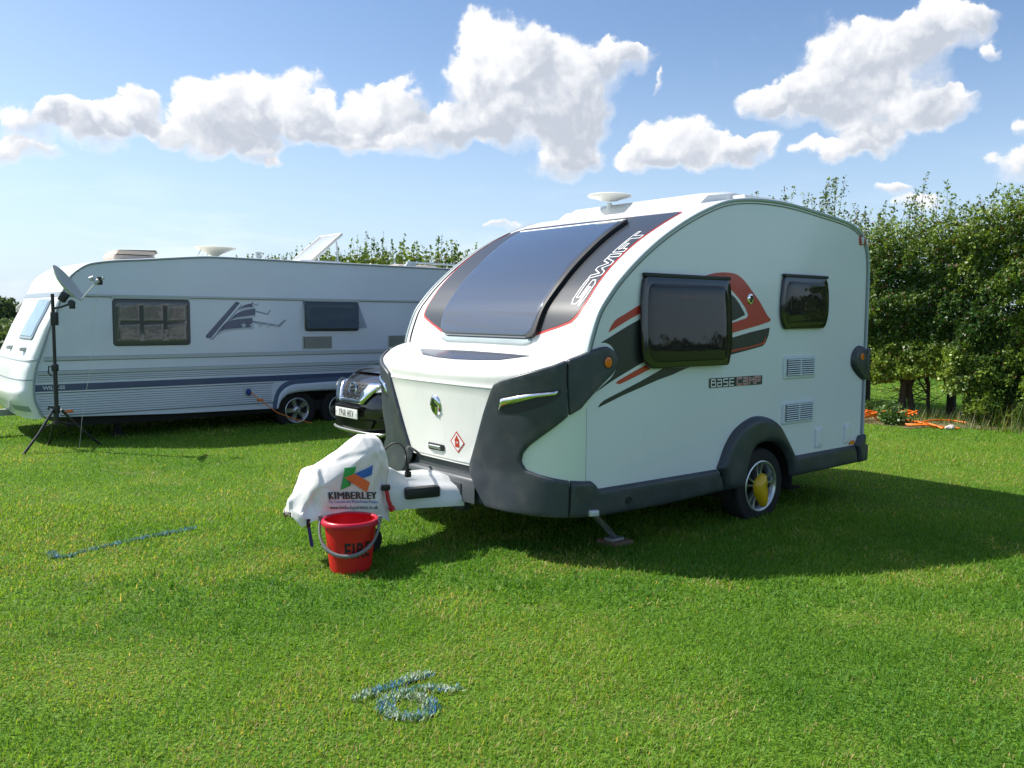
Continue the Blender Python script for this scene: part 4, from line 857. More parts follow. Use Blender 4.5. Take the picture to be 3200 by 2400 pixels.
MB().tube([(5.46, .3, 2.44), (7.3, .3, 2.43)], .016, 10).tube([(5.46, 1.9, 2.44), (7.3, 1.9, 2.43)], .016, 10).grid([[(5.28, .27, 2.35), (5.36, .27, 2.42), (5.42, .27, 2.458), (5.50, .27, 2.458), (5.52, .27, 2.35)], [(5.28, .33, 2.35), (5.36, .33, 2.42), (5.42, .33, 2.458), (5.50, .33, 2.458), (5.52, .33, 2.35)]]).box(5.36, 5.52, .27, .33, 2.35, 2.455, .01).out('roof_rail', mat('rail_grey', (.40, .46, .48), .4), lc)
MB().box(5.5, 6.3, .8, 1.5, 2.34, 2.44, .04).out('roof_light', mat('aged_cream', (.62, .52, .44), .4, var=.1), lc)
for u_ in (.9, 6.6): MB().box(u_, u_+.08, .3, .38, 0, .3, .01).box(u_-.04, u_+.12, .26, .42, 0, .02).out('corner_steady', DARKIN, lc)

cb = MB().tube([tuple(uv(2.60, -.05, .50, ORG2)), tuple(uv(2.75, -.09, .36, ORG2)), tuple(uv(2.95, -.13, .20, ORG2)), tuple(uv(3.2, -.18, .09, ORG2)), tuple(uv(3.42, -.24, .03, ORG2))], .007, 8).out('mains_cable', mat('orange_cable', (.80, .22, .03), .5), None, 60)
tag(cb, 'thin orange mains cable hanging from the blue socket of the long caravan', 'cable')

# neighbour's porch awning beyond the long caravan
an = empty('porch_awning', uv(.6, 2.4, 0, ORG2), RZ, 'pink grey porch awning with white scalloped edge beyond the long caravan', 'awning')
AW = mat('awning_cloth', (.40, .33, .33), .7, var=.08)
rows = []
for x, z0 in ((-.12, 0), (.3, .03), (1.4, .03), (2.6, 0)):
    rows.append([(x+(.12 if x < 0 else 0)*(1-t), .0+2.1*t, 2.02-.36*t**1.2+z0) for t in np.linspace(0, 1, 8)])
MB().grid(rows).out('canopy', AW, an, 60)
sc = []
for k in range(14):
    x0 = -.12+k*.19; sc += [(x0+.19*t, 1.575+.03*abs(math.cos(t*math.pi))) for t in np.linspace(0, 1, 6)[:-1]]
vp_ = [(-.12, 1.67)]+sc+[(2.54, 1.605), (2.54, 1.67)]
patch('valance', vp_, lambda x, y, d: (x, 2.1+d, y), mat('valance_white', (.75, .74, .72), .6), an, off=0, thick=.004, smooth=0)
pv = patch('valance', [(0, 1.675), (2.1, 1.675)]+[(2.1-t*2.1, 1.575+.03*abs(math.cos(t*11*math.pi))) for t in np.linspace(0, 1, 56)], lambda x, y, d: (-.13-d, x, y+.34*(1-x/2.1)), mat('valance_white', (.75, .74, .72), .6), an, off=0, thick=.004, smooth=0)
mb = MB()
for k in range(26): x = k*.081+.02; mb.box(-.139, -.134, x, x+.03, 1.60+.34*(1-x/2.1), 1.655+.34*(1-x/2.1))
mb.out('valance_stripes', mat('valance_grey', (.30, .27, .27), .6), an, 0)
mb = MB()
for x in (-.1, 2.5): mb.tube([(x, 2.08, 0), (x, 2.08, 1.66)], .014)
mb.out('pole', GREYL, an); 
MB().grid([[(-.10, .02, .05), (-.10, .02, 1.95)], [(-.10, 1.0, .05), (-.10, 1.0, 1.78)], [(-.10, 2.08, .05), (-.10, 2.08, 1.62)]]).out('end_panel', mat('awning_panel', (.25, .20, .26), .7), an, 0)
# ------------------------------------------------------------------ satellite dish on its tripod
tp = empty('satellite_dish', (-5.28, 9.85, 0), 0, 'grey satellite dish on a black tripod standing before the long caravan', 'satellite dish')
MB().tube([(0, 0, .30), (0, 0, .95)], .024, 14).tube([(0, 0, .9), (0, 0, 1.81)], .019, 14).box(-.03, .03, -.03, .03, .92, 1.0, .008).box(-.03, .03, -.03, .03, .43, .52, .01).box(-.022, .05, -.025, .025, 1.45, 1.60, .006).out('pole', mat('black_powder_coat', (.02, .021, .022), .45), tp, 50)
for fx, fy in ((-.22, -.32), (.28, .45), (-.32, .40)):
    t_ = MB().tube([(fx*.1, fy*.1, .47), (fx*.55, fy*.55, .21), (fx, fy, 0.0)], .015, 10).tube([(0, 0, .34), (fx*.45, fy*.45, .27)], .008); t_.out('leg', mat('black_powder_coat', (.02, .021, .022), .45), tp, 50)
MB().tube([(-.03, 0, .49), (-.08, -.01, .51), (-.09, -.01, .47)], .012).tube([(-.03, 0, .96), (-.07, 0, .98), (-.08, 0, .90), (-.04, 0, .86)], .008).out('clamp_knob', BLACK, tp)
dn = Vector((.80, .16, .58)).normalized(); up_ = Vector((-.56, 0, .80)); up_ = (up_-dn*up_.dot(dn)).normalized(); rt = up_.cross(dn)
MD = Matrix((rt, up_, dn)).transposed().to_4x4(); MD.translation = Vector((.19, -.03, 1.925))
MB().lathe([(.0, -.045), (.08, -.042), (.15, -.030), (.20, -.012), (.235, .004), (.246, .010), (.246, .016), (.235, .011), (.20, -.004), (.15, -.022), (.08, -.033), (0, -.036)], 48, MD).out('reflector', mat('dish_grey', (.42, .45, .41), .45, var=.06), tp, 60)
bt = MD @ Vector((0, -.24, -.01)); ln = Vector((.56, -.03, 1.985))
MB().tube([tuple(bt), tuple(bt.lerp(ln, .9))], .008, 8).out('arm', WVIN, tp)
MB().lathe([(0, 0), (.03, 0), (.033, .02), (.03, .06), (.015, .07), (.015, .12), (0, .12)], 16, Matrix.Translation(ln+Vector((0, 0, -.02))) @ Matrix.Rotation(R(60), 4, 'Y') @ Matrix.Translation((0, 0, -.06))).lathe([(0, 0), (.028, .0), (.028, .05), (0, .055)], 16, Matrix.Translation(ln+Vector((-.06, 0, .01)))@ Matrix.Rotation(R(-110), 4, 'Y')).out('receiver', mat('receiver_grey', (.45, .48, .5), .35), tp)
MB().box(ln.x-.02, ln.x+.03, ln.y-.02, ln.y+.02, ln.z-.07, ln.z+.02, .008).out('receiver_clamp', BLACK, tp)
MB().box(.09, .17, -.03, .03, 1.72, 1.83, .008, rot=Matrix.Rotation(R(35), 3, 'Y')).tube([(0, 0, 1.64), (.10, -.01, 1.66), (.22, -.02, 1.70)], .012).lathe([(0, 0), (.038, 0), (.038, .03), (0, .032)], 20, Matrix.Translation((.25, -.05, 1.70)) @ Matrix.Rotation(R(80), 4, 'X')).box(.20, .25, -.03, .02, 1.64, 1.72, .006).out('bracket', mat('black_powder_coat', (.02, .021, .022), .45), tp)
MB().tube([tuple(ln), (.50, -.02, 1.7), (.44, 0, 1.3), (.40, 0, .9), (.33, 0, .6), (.28, .02, .35), (.22, .06, .02)], .002, 6).out('cable', mat('dull_cable', (.45, .47, .47), .5), tp)

# ------------------------------------------------------------------ the car between the caravans
CR = uv(.90, 4.95, -.08)
car = empty('parked_car', CR, RZ, 'dark suv parked nose out between the two caravans, chrome grille showing', 'car')
PAINT = mat('dark_car_paint', (.016, .013, .014), .22, coat=1.0, metal=.2)
GLC = mat('car_glass', (.012, .014, .015), .03, coat=.5)
def ring(z, x0, x1, w, p=3.0, n=64, zf=None):
    o = []
    for k in range(n):
        t = 2*math.pi*k/n; c, s_ = math.cos(t), math.sin(t)
        x = (x0+x1)/2-(x1-x0)/2*math.copysign(abs(c)**(2/6.5), c); y = w*math.copysign(abs(s_)**(2/p), s_)
        rel = max(0, abs(y)/w); x = x+(.30*rel**3*(1 if c > 0 else -.2)) if c > 0 else x-.25*rel**3
        o.append((x, y, (z if zf is None else zf(x, z))))
    return o
def belt(x, z): return z+float(np.interp(x, [0, .25, .6, 1.1, 2, 4.6], [-.02, 0, .06, .11, .10, .12]))
rings = [ring(.24, .22, 4.50, .80), ring(.27, .10, 4.58, .86), ring(.36, .05, 4.62, .895), ring(.50, .03, 4.64, .905), ring(.70, .05, 4.64, .91), ring(.80, .09, 4.62, .908), ring(.88, .14, 4.6, .90, zf=belt), ring(.93, .22, 4.58, .885, zf=belt), ring(.955, .32, 4.5, .86, zf=belt)]
mb = MB()
mb.grid([r_+[r_[0]] for r_ in rings], True)
def bon(x, y):  # bonnet height
    return belt(x, .955)+.045*(1-(y/.86)**2)+(.0)
rows = []
for x in np.concatenate([[.315], np.linspace(.36, 1.3, 10)]):
    w = .86*(1-.0); ww = np.linspace(-w, w, 15)
    rows.append([(x+.27*abs(y/w)**3*(1 if x < 1.0 else .3), y, bon(x, y)-(.02 if x < .32 else 0)) for y in ww])
mb.out('body', PAINT, car, 40); MB().grid(rows, True).out('bonnet', PAINT, car, 50)
gh = [ring(1.04, 1.02, 4.52, .84, 3.4), ring(1.10, 1.16, 4.48, .80, 3.4), ring(1.40, 1.72, 4.32, .715, 3.4), ring(1.58, 2.08, 4.20, .65, 3.4)]
MB().grid([r_+[r_[0]] for r_ in gh], True).out('windows', GLC, car, 50)
rf = [ring(1.575, 2.06, 4.22, .66, 3.4), ring(1.62, 2.2, 4.15, .63, 3.2), ring(1.66, 2.5, 4.0, .5, 3), ring(1.68, 2.8, 3.8, .3, 2.5)]
mb = MB().grid([r_+[r_[0]] for r_ in rf], True); b = len(mb.v); mb.v += rf[-1]; mb.f.append(tuple(range(b, b+64))); mb.out('roof', PAINT, car, 50)
def m_car(y, z, d):   # car front: across, height, out
    x0 = float(np.interp(z, [.24, .27, .36, .50, .70, .80, .88, .93], [.22, .10, .05, .03, .05, .09, .14, .22])); r_ = min(1, abs(y)/.90)
    return (x0+.30*r_**3+ (.05*max(0, r_-.7)) - d, y, z)
sgn = -1  # +y is the far side; seen from the front the car's left/right are mirrored
gl = patch('grille', [(-.40, .885), (-.24, .68), (.24, .68), (.40, .885)], m_car, mat('grille_black', (.012, .012, .013), .35), car, step=.05, off=.002, thick=.012)
mb = MB()
for i in range(9):
    for j in range(5):
        y = -.32+i*.08+(.04 if j % 2 else 0); z = .715+j*.038
        if abs(y) < .24+(z-.68)*.75-.06 and math.hypot(y, z-.80) > .09: p = m_car(y, z, .018); mb.box(p[0]-.008, p[0]+.004, y-.018, y+.018, z-.005, z+.005, .002)
gs_ = mb.out('grille_studs', CHROME, gl); gs_['kind'] = 'stuff'
for s_ in (-1, 1):
    patch('chrome_v', rounded([(s_*.30, .905), (s_*.52, .90), (s_*.50, .86), (s_*.29, .645), (s_*.16, .645), (s_*.18, .70)], .012), m_car, CHROME, gl, step=.03, off=.006, thick=.04, r=.03, base=0)
    patch('headlamp', rounded([(s_*.49, .885), (s_*.80, .905), (s_*.86, .90), (s_*.82, .855), (s_*.62, .80), (s_*.44, .785)], .02), m_car, mat('headlamp_glass', (.35, .37, .39), .08, coat=1.0, metal=.5), car, step=.04, off=.002, thick=.012, r=.02)
    patch('lamp_signature', [(s_*.52, .855), (s_*.75, .875), (s_*.76, .86), (s_*.56, .815), (s_*.47, .80), (s_*.60, .835)], m_car, WVIN, car, step=.04, off=.015, thick=.002, smooth=0)
    patch('fog_lamp_trim', rounded([(s_*.50, .50), (s_*.78, .53), (s_*.80, .42), (s_*.58, .41)], .02), m_car, mat('grille_black', (.012, .012, .013), .35), car, step=.05, off=.001, thick=.006)
patch('chrome_v', rounded([(-.27, .705), (.27, .705), (.24, .645), (-.24, .645)], .01), m_car, CHROME, gl, step=.04, off=.006, thick=.036, r=.03, base=0)
MB().lathe([(.066, 0), (.072, .014), (.090, .014), (.096, 0)], 36, Matrix.Translation(m_car(0, .80, .016)) @ Matrix.Rotation(R(-84), 4, 'Y')).box(m_car(0, .8, .024)[0]-.004, m_car(0, .8, .02)[0], -.095, .095, .79, .812, .003).out('badge', CHROME, gl)
patch('lower_intake', rounded([(-.48, .47), (.48, .47), (.40, .36), (-.40, .36)], .02), m_car, mat('grille_black', (.012, .012, .013), .35), car, step=.05, off=.001, thick=.004)
patch('skid_lip', rounded([(-.62, .335), (.62, .335), (.55, .288), (-.55, .288)], .012), m_car, mat('satin_silver', (.55, .56, .56), .3, metal=.7), car, step=.05, off=.0, thick=.035, r=.02, base=0)
np_ = empty('number_plate'); np_.parent = car; np_.location = (-.005, 0, .535)
MB().box(-.012, 0, -.26, .26, -.0555, .0555, .003).out('plate', mat('plate_reflective_white', (.78, .78, .76), .4), np_, 40)
V, Fc = text2d('YP68 HKV', .112, .0016, 'CENTER', .60, 1.25)
mesh_obj('lettering', [(-.0135, -x, y-.040) for x, y in V], Fc, mat('plate_black', (.01, .01, .01), .5), np_, 0)
MB().box(-.016, -.01, .235, .245, -.005, .005).box(-.016, -.01, -.245, -.235, -.005, .005).out('plate_screw', GALV, np_)
MB().box(-.02, .06, -.28, .28, .595, .62, .006).out('plate_surround', mat('grille_black', (.012, .012, .013), .35), car)
for x, s0 in ((.95, 0), (.95, 1), (3.62, 0), (3.62, 1)):
    wheel(x, -.88 if s0 == 0 else .88, .34, .345, .225, s0, sp5, car, ww=.21)
    MB().lathe([(.355, -.02), (.40, -.02), (.41, .012), (.365, .016), (.355, 0)], 40, Matrix.Translation((x, (-.90 if s0 == 0 else .90), .36)) @ Matrix.Rotation(R(90 if s0 == 0 else -90), 4, 'X')).out('wheel_arch', BLACK, car)
for s_ in (-1, 1):
    MB().box(1.55, 1.72, s_*.86-.02 if s_ > 0 else -1.02, 1.02 if s_ > 0 else -.84, 1.08, 1.22, .03).out('door_mirror', PAINT, car)
MB().box(.4, 4.3, -.72, .72, .16, .30).out('underbody', DARKIN, car)

# ------------------------------------------------------------------ small things by the hedge
oc = MB()
def gp(x, y, z=.02): return (x, y, z)
rs = np.random.default_rng(5)
def loopy(c, rx, ry, n, turns, z0=.02):
    return [gp(c[0]+rx*math.cos(t)*(1+.18*math.sin(3*t+1)), c[1]+ry*math.sin(t)*(1+.2*math.cos(2*t)), z0+.015*(i % 5)+.01) for i, t in enumerate(np.linspace(0, 2*math.pi*turns, n))]
OR = mat('orange_hose', (.90, .20, .015), .45)
for k in range(5): oc.tube(loopy((5.55+.05*k, 13.15-.02*k), .42, .20-.02*k, 40, 1.0, .03+.02*k), .013, 7)
oc.tube([gp(5.7, 13.0, .05), gp(5.75, 12.8), gp(5.80, 12.6)], .012, 7)
oo = oc.out('cable_coil', OR, None, 60); tag(oo, 'coil of orange cable lying under the hedge next to the caravan corner', 'cable')
oc = MB()
oc.tube(curvy([gp(6.02, 13.3, .05), gp(6.15, 13.05), gp(6.12, 12.75, .05), gp(6.0, 12.5, .07), gp(6.15, 12.35), gp(6.3, 12.45)], n=6), .013, 7)
oc.tube(curvy([gp(6.0, 12.6, .03), gp(6.25, 12.75, .06), gp(6.5, 12.95, .05), gp(6.75, 12.95, .04), gp(6.85, 12.8, .03)], n=6), .013, 7)
oc.tube(curvy([gp(5.75, 12.35, .04), gp(5.95, 12.25, .06), gp(6.2, 12.3, .03), gp(6.45, 12.22, .02)], n=6), .013, 7)
oc.tube(curvy([gp(5.8, 12.5, .04), gp(5.9, 12.4, .05), gp(6.1, 12.45, .06), gp(6.2, 12.2, .02)], n=6), .013, 7)
oo = oc.out('cable_tangle', OR, None, 60); tag(oo, 'loose tangle of orange cable on the grass right of the leafy weed', 'cable')
bm = bmesh.new(); bmesh.ops.create_icosphere(bm, subdivisions=2, radius=.055)
for v in bm.verts: v.co = Vector((v.co.x*1.25, v.co.y, v.co.z*.75))*(1+.18*math.sin(v.co.x*60)+.12*math.cos(v.co.y*70))
me = bpy.data.meshes.new('white_stone'); bm.to_mesh(me); bm.free(); me.materials.append(mat('pale_stone', (.55, .50, .45), .7, var=.15, varscale=20)); so_ = bpy.data.objects.new('stone', me); COL.objects.link(so_); so_.location = (6.30, 12.2, .03)
tag(so_, 'small white stone on the bare earth at the foot of the hedge', 'stone')
# ------------------------------------------------------------------ noise for scattering
def vn(P, seed=0):   # value noise, P: (n, k)
    P = np.asarray(P, float); I = np.floor(P).astype(np.int64); Fq = P-I; Fq = Fq*Fq*(3-2*Fq); k = P.shape[1]; out = np.zeros(len(P))
    for c in range(2**k):
        w = np.ones(len(P)); h = np.full(len(P), seed*7919+13, np.int64)
        for a_ in range(k):
            b_ = (c >> a_) & 1; w *= Fq[:, a_] if b_ else 1-Fq[:, a_]; h = (h*73856093) ^ ((I[:, a_]+b_)*(19349663+a_*83492791)); h &= 0x7fffffff
        h = (h ^ (h >> 13))*1274126177 & 0x7fffffff; out += w*((h ^ (h >> 16)) % 10007)/10007
    return out
def fbm(P, oct_=4, seed=0):
    P = np.asarray(P, float); s = 0; a_ = .5; t = 0
    for o in range(oct_): s = s+a_*vn(P*2**o+o*17.3, seed+o); t += a_; a_ *= .55
    return s/t
def np_mesh(name, V, nq, faces_n, colors, m, parent=None, kind=None):
    """V: (N*k,3) with k verts per element; faces_n: list of index tuples inside one element"""
    k = nq; N = len(V)//k; me = bpy.data.meshes.new(name); me.vertices.add(len(V)); me.vertices.foreach_set('co', V.astype(np.float32).ravel())
    li = []; tot = []; 
    for f in faces_n: tot.append(len(f))
    base = (np.arange(N)*k)[:, None]; pat = np.array([i for f in faces_n for i in f])[None, :]
    L = (base+pat).ravel(); me.loops.add(len(L)); me.loops.foreach_set('vertex_index', L.astype(np.int32))
    cnt = np.tile(np.array(tot), N); st = np.concatenate([[0], np.cumsum(cnt)[:-1]]); me.polygons.add(len(cnt)); me.polygons.foreach_set('loop_start', st.astype(np.int32))
    me.polygons.foreach_set('loop_total', cnt.astype(np.int32)) if False else None
    me.update(calc_edges=True); me.validate()
    at = me.attributes.new('tint', 'FLOAT_COLOR', 'POINT'); C4 = np.ones((len(V), 4), np.float32); C4[:, :3] = np.repeat(colors, k, 0) if len(colors) == N else colors
    at.data.foreach_set('color', C4.ravel()); me.materials.append(m); me.polygons.foreach_set('use_smooth', np.ones(len(me.polygons), bool))
    o = bpy.data.objects.new(name, me); COL.objects.link(o)
    if parent: o.parent = parent
    if kind: o['kind'] = kind
    return o
def col_mix(a_, b_, t): return a_+(b_-a_)*t[:, None]

# ------------------------------------------------------------------ ground
def ground_mat():
    m = bpy.data.materials.new('turf_floor'); m.use_nodes = True; nt = m.node_tree; N = nt.nodes; K = nt.links; b = N['Principled BSDF']; b.inputs['Roughness'].default_value = .95; b.inputs['Specular IOR Level'].default_value = .1
    g = N.new('ShaderNodeNewGeometry')
    def nz(s, d): n = N.new('ShaderNodeTexNoise'); n.inputs['Scale'].default_value = s; n.inputs['Detail'].default_value = d; K.new(g.outputs['Position'], n.inputs['Vector']); return n.outputs['Fac']
    def mx(f, c1, c2, lo, hi):
        r_ = N.new('ShaderNodeMapRange'); r_.inputs['From Min'].default_value = lo; r_.inputs['From Max'].default_value = hi; K.new(f, r_.inputs['Value'])
        x = N.new('ShaderNodeMix'); x.data_type = 'RGBA'; K.new(r_.outputs[0], x.inputs[0])
        for s_, c in ((x.inputs[6], c1), (x.inputs[7], c2)):
            if isinstance(c, tuple): s_.default_value = (*c, 1)
            else: K.new(c, s_)
        return x.outputs[2]
    c = mx(nz(.7, 5), (.085, .190, .016), (.150, .260, .028), .35, .65)
    c = mx(nz(60, 3), c, (.035, .085, .010), .40, .62)
    c = mx(nz(1.7, 4), c, (.17, .17, .055), .62, .80)
    K.new(c, b.inputs['Base Color']); bp = N.new('ShaderNodeBump'); bp.inputs['Strength'].default_value = .8; bp.inputs['Distance'].default_value = .03; K.new(nz(45, 5), bp.inputs['Height']); K.new(bp.outputs[0], b.inputs['Normal'])
    return m
gm = ground_mat()
S_ = 900
g_ = mesh_obj('ground', [(-S_, -S_, 0), (S_, -S_, 0), (S_, S_, 0), (-S_, S_, 0)], [(0, 1, 2, 3)], gm, None, 0); g_['kind'] = 'structure'

GRASS = mat('grass_blades', (.1, .2, .03), .55, spec=.35, trans=.5, attr='tint')
PATCH = [(-2.54, 5.29, .45), (-1.64, 5.24, .22), (-1.58, 5.5, .3), (-.3, 4.67, .22), (.38, 5.43, .3), (4.45, 8.38, .5), (1.81, 4.46, .16), (2.49, 5.14, .22), (-3.22, 8.03, .25), (-.06, 4.15, .18), (-.9, 3.05, .35), (-1.92, 3.7, .5), (-.37, 3.75, .2), (-2.2, 5.9, .3), (-1.15, 5.1, .2), (2.0, 9.2, .5), (3.2, 9.0, .5), (1.2, 5.0, .15), (.7, 3.3, .2), (2.3, 3.6, .25)]
LINE = [(-3.06, 5.58), (-2.98, 5.47), (-2.90, 5.47), (-2.86, 5.61), (-2.77, 5.74), (-2.67, 5.87), (-2.57, 6.0), (-2.46, 6.12), (-2.36, 6.24)]
ONE = [(-.645, 3.42), (-.58, 3.485), (-.52, 3.54), (-.45, 3.62), (-.37, 3.69)]
SIX = curvy([(-.225, 3.53), (-.33, 3.53), (-.41, 3.51), (-.475, 3.46), (-.515, 3.40), (-.50, 3.33), (-.45, 3.285), (-.385, 3.27), (-.335, 3.30), (-.32, 3.36), (-.345, 3.42), (-.39, 3.455), (-.44, 3.46)], n=4)
def pl_dist(P, L):
    d = np.full(len(P), 9.0)
    for a_, b_ in zip(L[:-1], L[1:]):
        a_ = np.array(a_); ab = np.array(b_)-a_; t = np.clip(((P-a_)@ab)/max(ab@ab, 1e-12), 0, 1); d = np.minimum(d, np.hypot(*(P-(a_+t[:, None]*ab)).T))
    return d
def blades(n, y0, y1, wd, ln, near):
    y = y0+(y1-y0)*rng.random(n)**.9; hw = .62*y+2.4; x = (rng.random(n)*2-1)*hw
    P = np.stack([x, y], 1)
    big = fbm(P*.55, 4, 3); med = fbm(P*2.3, 3, 9); tuft = fbm(P*9, 2, 21)
    pt = np.zeros(n)
    for px, py, pr in PATCH: pt = np.maximum(pt, np.exp(-(((x-px)/pr)**2+((y-py)/(pr*.7))**2)))
    dry = np.clip(pt*1.0*(.45+med)+np.clip((med-.58)*2.4, 0, .5)+np.clip((big-.54)*2.2, 0, .45), 0, .9)
    isdry = rng.random(n) < dry*.32+.012
    c = col_mix(np.array([.072, .208, .016]), np.array([.198, .350, .034]), np.clip(big*2.6-.8+rng.normal(0, .18, n), 0, 1))
    c = col_mix(c, np.array([.25, .37, .045]), np.clip(dry*.9+rng.normal(0, .12, n), 0, 1))
    c[isdry] = np.array([.46, .37, .16])*(.7+.5*rng.random(isdry.sum()))[:, None]
    c *= (.85+.42*rng.random(n))[:, None]
    L_ = ln*(.45+.8*rng.random(n))*(.65+.75*tuft)*(1-.35*pt); 
    long_ = rng.random(n) < .02; L_[long_] *= 1.8
    a_ = rng.random(n)*2*np.pi; lean = np.abs(rng.normal(.55, .38, n)); ta = a_+np.pi/2+rng.normal(0, .5, n)
    D = np.stack([np.cos(ta)*np.sin(lean), np.sin(ta)*np.sin(lean), np.cos(lean)], 1); B = np.stack([np.cos(a_), np.sin(a_), np.zeros(n)], 1)
    p0 = np.stack([x, y, np.full(n, -.002)], 1); w = (wd*(.6+.8*rng.random(n)))[:, None]; L3 = L_[:, None]
    mid = p0+D*L3*.55; D2 = D+np.stack([np.cos(ta), np.sin(ta), np.zeros(n)], 1)*.55-np.array([0, 0, .15]); D2 /= np.linalg.norm(D2, axis=1)[:, None]; tip = mid+D2*L3*.5
    if near: V = np.stack([p0-B*w/2, p0+B*w/2, mid+B*w*.42, mid-B*w*.42, tip], 1)
    else: V = np.stack([p0-B*w/2, p0+B*w/2, tip], 1)
    return P, V, c
def painted(name, lines, n, sd_, label, white):
    S = []
    for L in lines:
        A = np.array(L); d = np.hypot(*np.diff(A, axis=0).T); c = np.concatenate([[0], np.cumsum(d)]); t = rng.random(int(n*c[-1]/1.6))*c[-1]
        S.append(np.stack([np.interp(t, c, A[:, 0]), np.interp(t, c, A[:, 1])], 1))
    C = np.concatenate(S); m_ = len(C); off = np.clip(rng.normal(0, sd_, (m_, 2)), -.04, .04)*np.array([1, .8]); C2 = C+off
    k_ = rng.random(m_) < np.clip(1.5*fbm(C2*16, 2, 90)-.1, .1, 1); C2, off = C2[k_], off[k_]; m_ = len(C2)
    q = fbm(C2*7, 3, 31)+rng.normal(0, .08, m_)+np.clip(off[:, 0]+off[:, 1], -.03, .03)*3
    blue = q > (.47 if white > .5 else .30); cc = np.where(blue[:, None], np.array([.08, .27, .50]), np.array([.56, .62, .54]))*(.65+.6*rng.random(m_))[:, None]
    gr_ = rng.random(m_) < .42; cc[gr_] = np.array([.14, .28, .025])
    a_ = rng.random(m_)*2*np.pi; ln = .020*(.6+.8*rng.random(m_)); le = np.abs(rng.normal(.9, .3, m_)); ta = a_+np.pi/2
    D = np.stack([np.cos(ta)*np.sin(le), np.sin(ta)*np.sin(le), np.abs(np.cos(le))+.15], 1); B = np.stack([np.cos(a_), np.sin(a_), np.zeros(m_)], 1)*.0028
    p0 = np.stack([C2[:, 0], C2[:, 1], .006*rng.random(m_)], 1); V = np.stack([p0-B, p0+B, p0+D*ln[:, None]*.6+B*.8, p0+D*ln[:, None]], 1)
    o = np_mesh(name, V.reshape(-1, 3), 4, [(0, 1, 2, 3)], cc, mat('painted_blades', (.1, .3, .5), .6, attr='tint', trans=.1)); tag(o, label, 'ground marking')
bands = [(185000, 2.3, 4.5, .0040, .031, True), (150000, 4.5, 7.0, .0058, .036, True), (140000, 7.0, 11.0, .009, .034, False), (118000, 11.0, 17.5, .014, .040, False), (60000, 17.5, 27, .026, .050, False)]
for i, bd_ in enumerate(bands):
    P, V, c = blades(*bd_); near = bd_[5]; k = 5 if near else 3; F_ = [(0, 1, 2, 3), (3, 2, 4)] if near else [(0, 1, 2)]
    keep = np.ones(len(P), bool)
    if i == 0:
        d1 = np.minimum(pl_dist(P, ONE), pl_dist(P, SIX)); keep &= ~((d1 < .018) & (rng.random(len(P)) < .75))
        painted('painted_number', [ONE, SIX], 8500, .0175, 'number 16 sprayed in blue and white paint on the grass near the camera', 1.0)
    if i == 1:
        d1 = pl_dist(P, LINE); keep &= ~((d1 < .012) & (rng.random(len(P)) < .5))
        painted('painted_line', [LINE[:3]]*3+[LINE[2:], LINE[5:]], 2600, .0150, 'faded blue pitch line sprayed on the grass left of the fire bucket', .25)
    o = np_mesh('grass', V[keep].reshape(-1, 3), k, F_, c[keep], GRASS); o['kind'] = 'stuff'

# ------------------------------------------------------------------ hedge
HU0 = 10.2
hg = empty('hawthorn_hedge', uv(HU0, 0), RZ, 'tall overgrown hawthorn hedge with bare stems at its foot behind both caravans', 'hedge')
LEAF = mat('hedge_leaves', (.07, .12, .03), .42, spec=.45, trans=.30, attr='tint')
def leaves(Pt, size, c, m, name, parent, up=.25, kind=None):
    n = len(Pt); N_ = rng.normal(0, 1, (n, 3)); N_[:, 2] += up*2; N_ /= np.linalg.norm(N_, axis=1)[:, None]
    A = np.cross(N_, rng.normal(0, 1, (n, 3))); A /= np.linalg.norm(A, axis=1)[:, None]; B = np.cross(N_, A); s = (size*(.55+.8*rng.random(n)))[:, None]
    V = np.stack([Pt-A*s*.55, Pt+B*s*.36-A*s*.05+N_*s*.08, Pt+A*s*.55, Pt-B*s*.36-A*s*.05+N_*s*.08], 1)
    return np_mesh(name, V.reshape(-1, 3), 4, [(0, 1, 2, 3)], c, m, parent, kind)
def hedge_pts(n, v0, v1, zlo=0.0):
    v = v0+(v1-v0)*rng.random(n); z = zlo+(3.9-zlo)*rng.random(n); dep = np.where(rng.random(n) < .72, rng.exponential(.16, n), rng.random(n)*1.5)
    vz = np.stack([v, z], 1); s = .45*(fbm(vz*np.array([.9, 1.2]), 3, 2)-.5)+.5*(fbm(vz*np.array([3.2, 3.8]), 3, 8)-.5)
    rnd = np.clip((z-2.7)/1.0, 0, 1)**2*.5
    u = 9.50+s+rnd+dep; P = np.stack([u, v, z], 1)
    zt_ = 2.95+.45*(fbm(v[:, None]*.9, 3, 4)-.3)+.35*fbm(v[:, None]*5, 2, 14)
    zt_ = zt_+.34*np.clip((2.0-v)/1.2, 0, 1)+.28*np.clip((v-17)/4, 0, 1)+.10*np.clip((v-13)/2, 0, 1); zb_ = np.where(v < 1.75, .03, np.where(v < 2.1, .38, .55))+.32*(fbm(v[:, None]*2.6, 3, 6)-.35)
    zb_ = np.where((v > .95) & (v < 1.25), .15, zb_)
    cl = fbm(P*2.4, 3, 12)
    ok = (z < zt_) & (z > zb_) & (u < 11.1) & (cl > .345+np.where(dep > .35, -.06, 0)+np.where(z > 2.5, .03, 0))
    ok &= rng.random(n) < np.clip((zt_-z)/.75, .12, 1)
    return P[ok], cl[ok], (u-9.50-s-rnd)[ok]
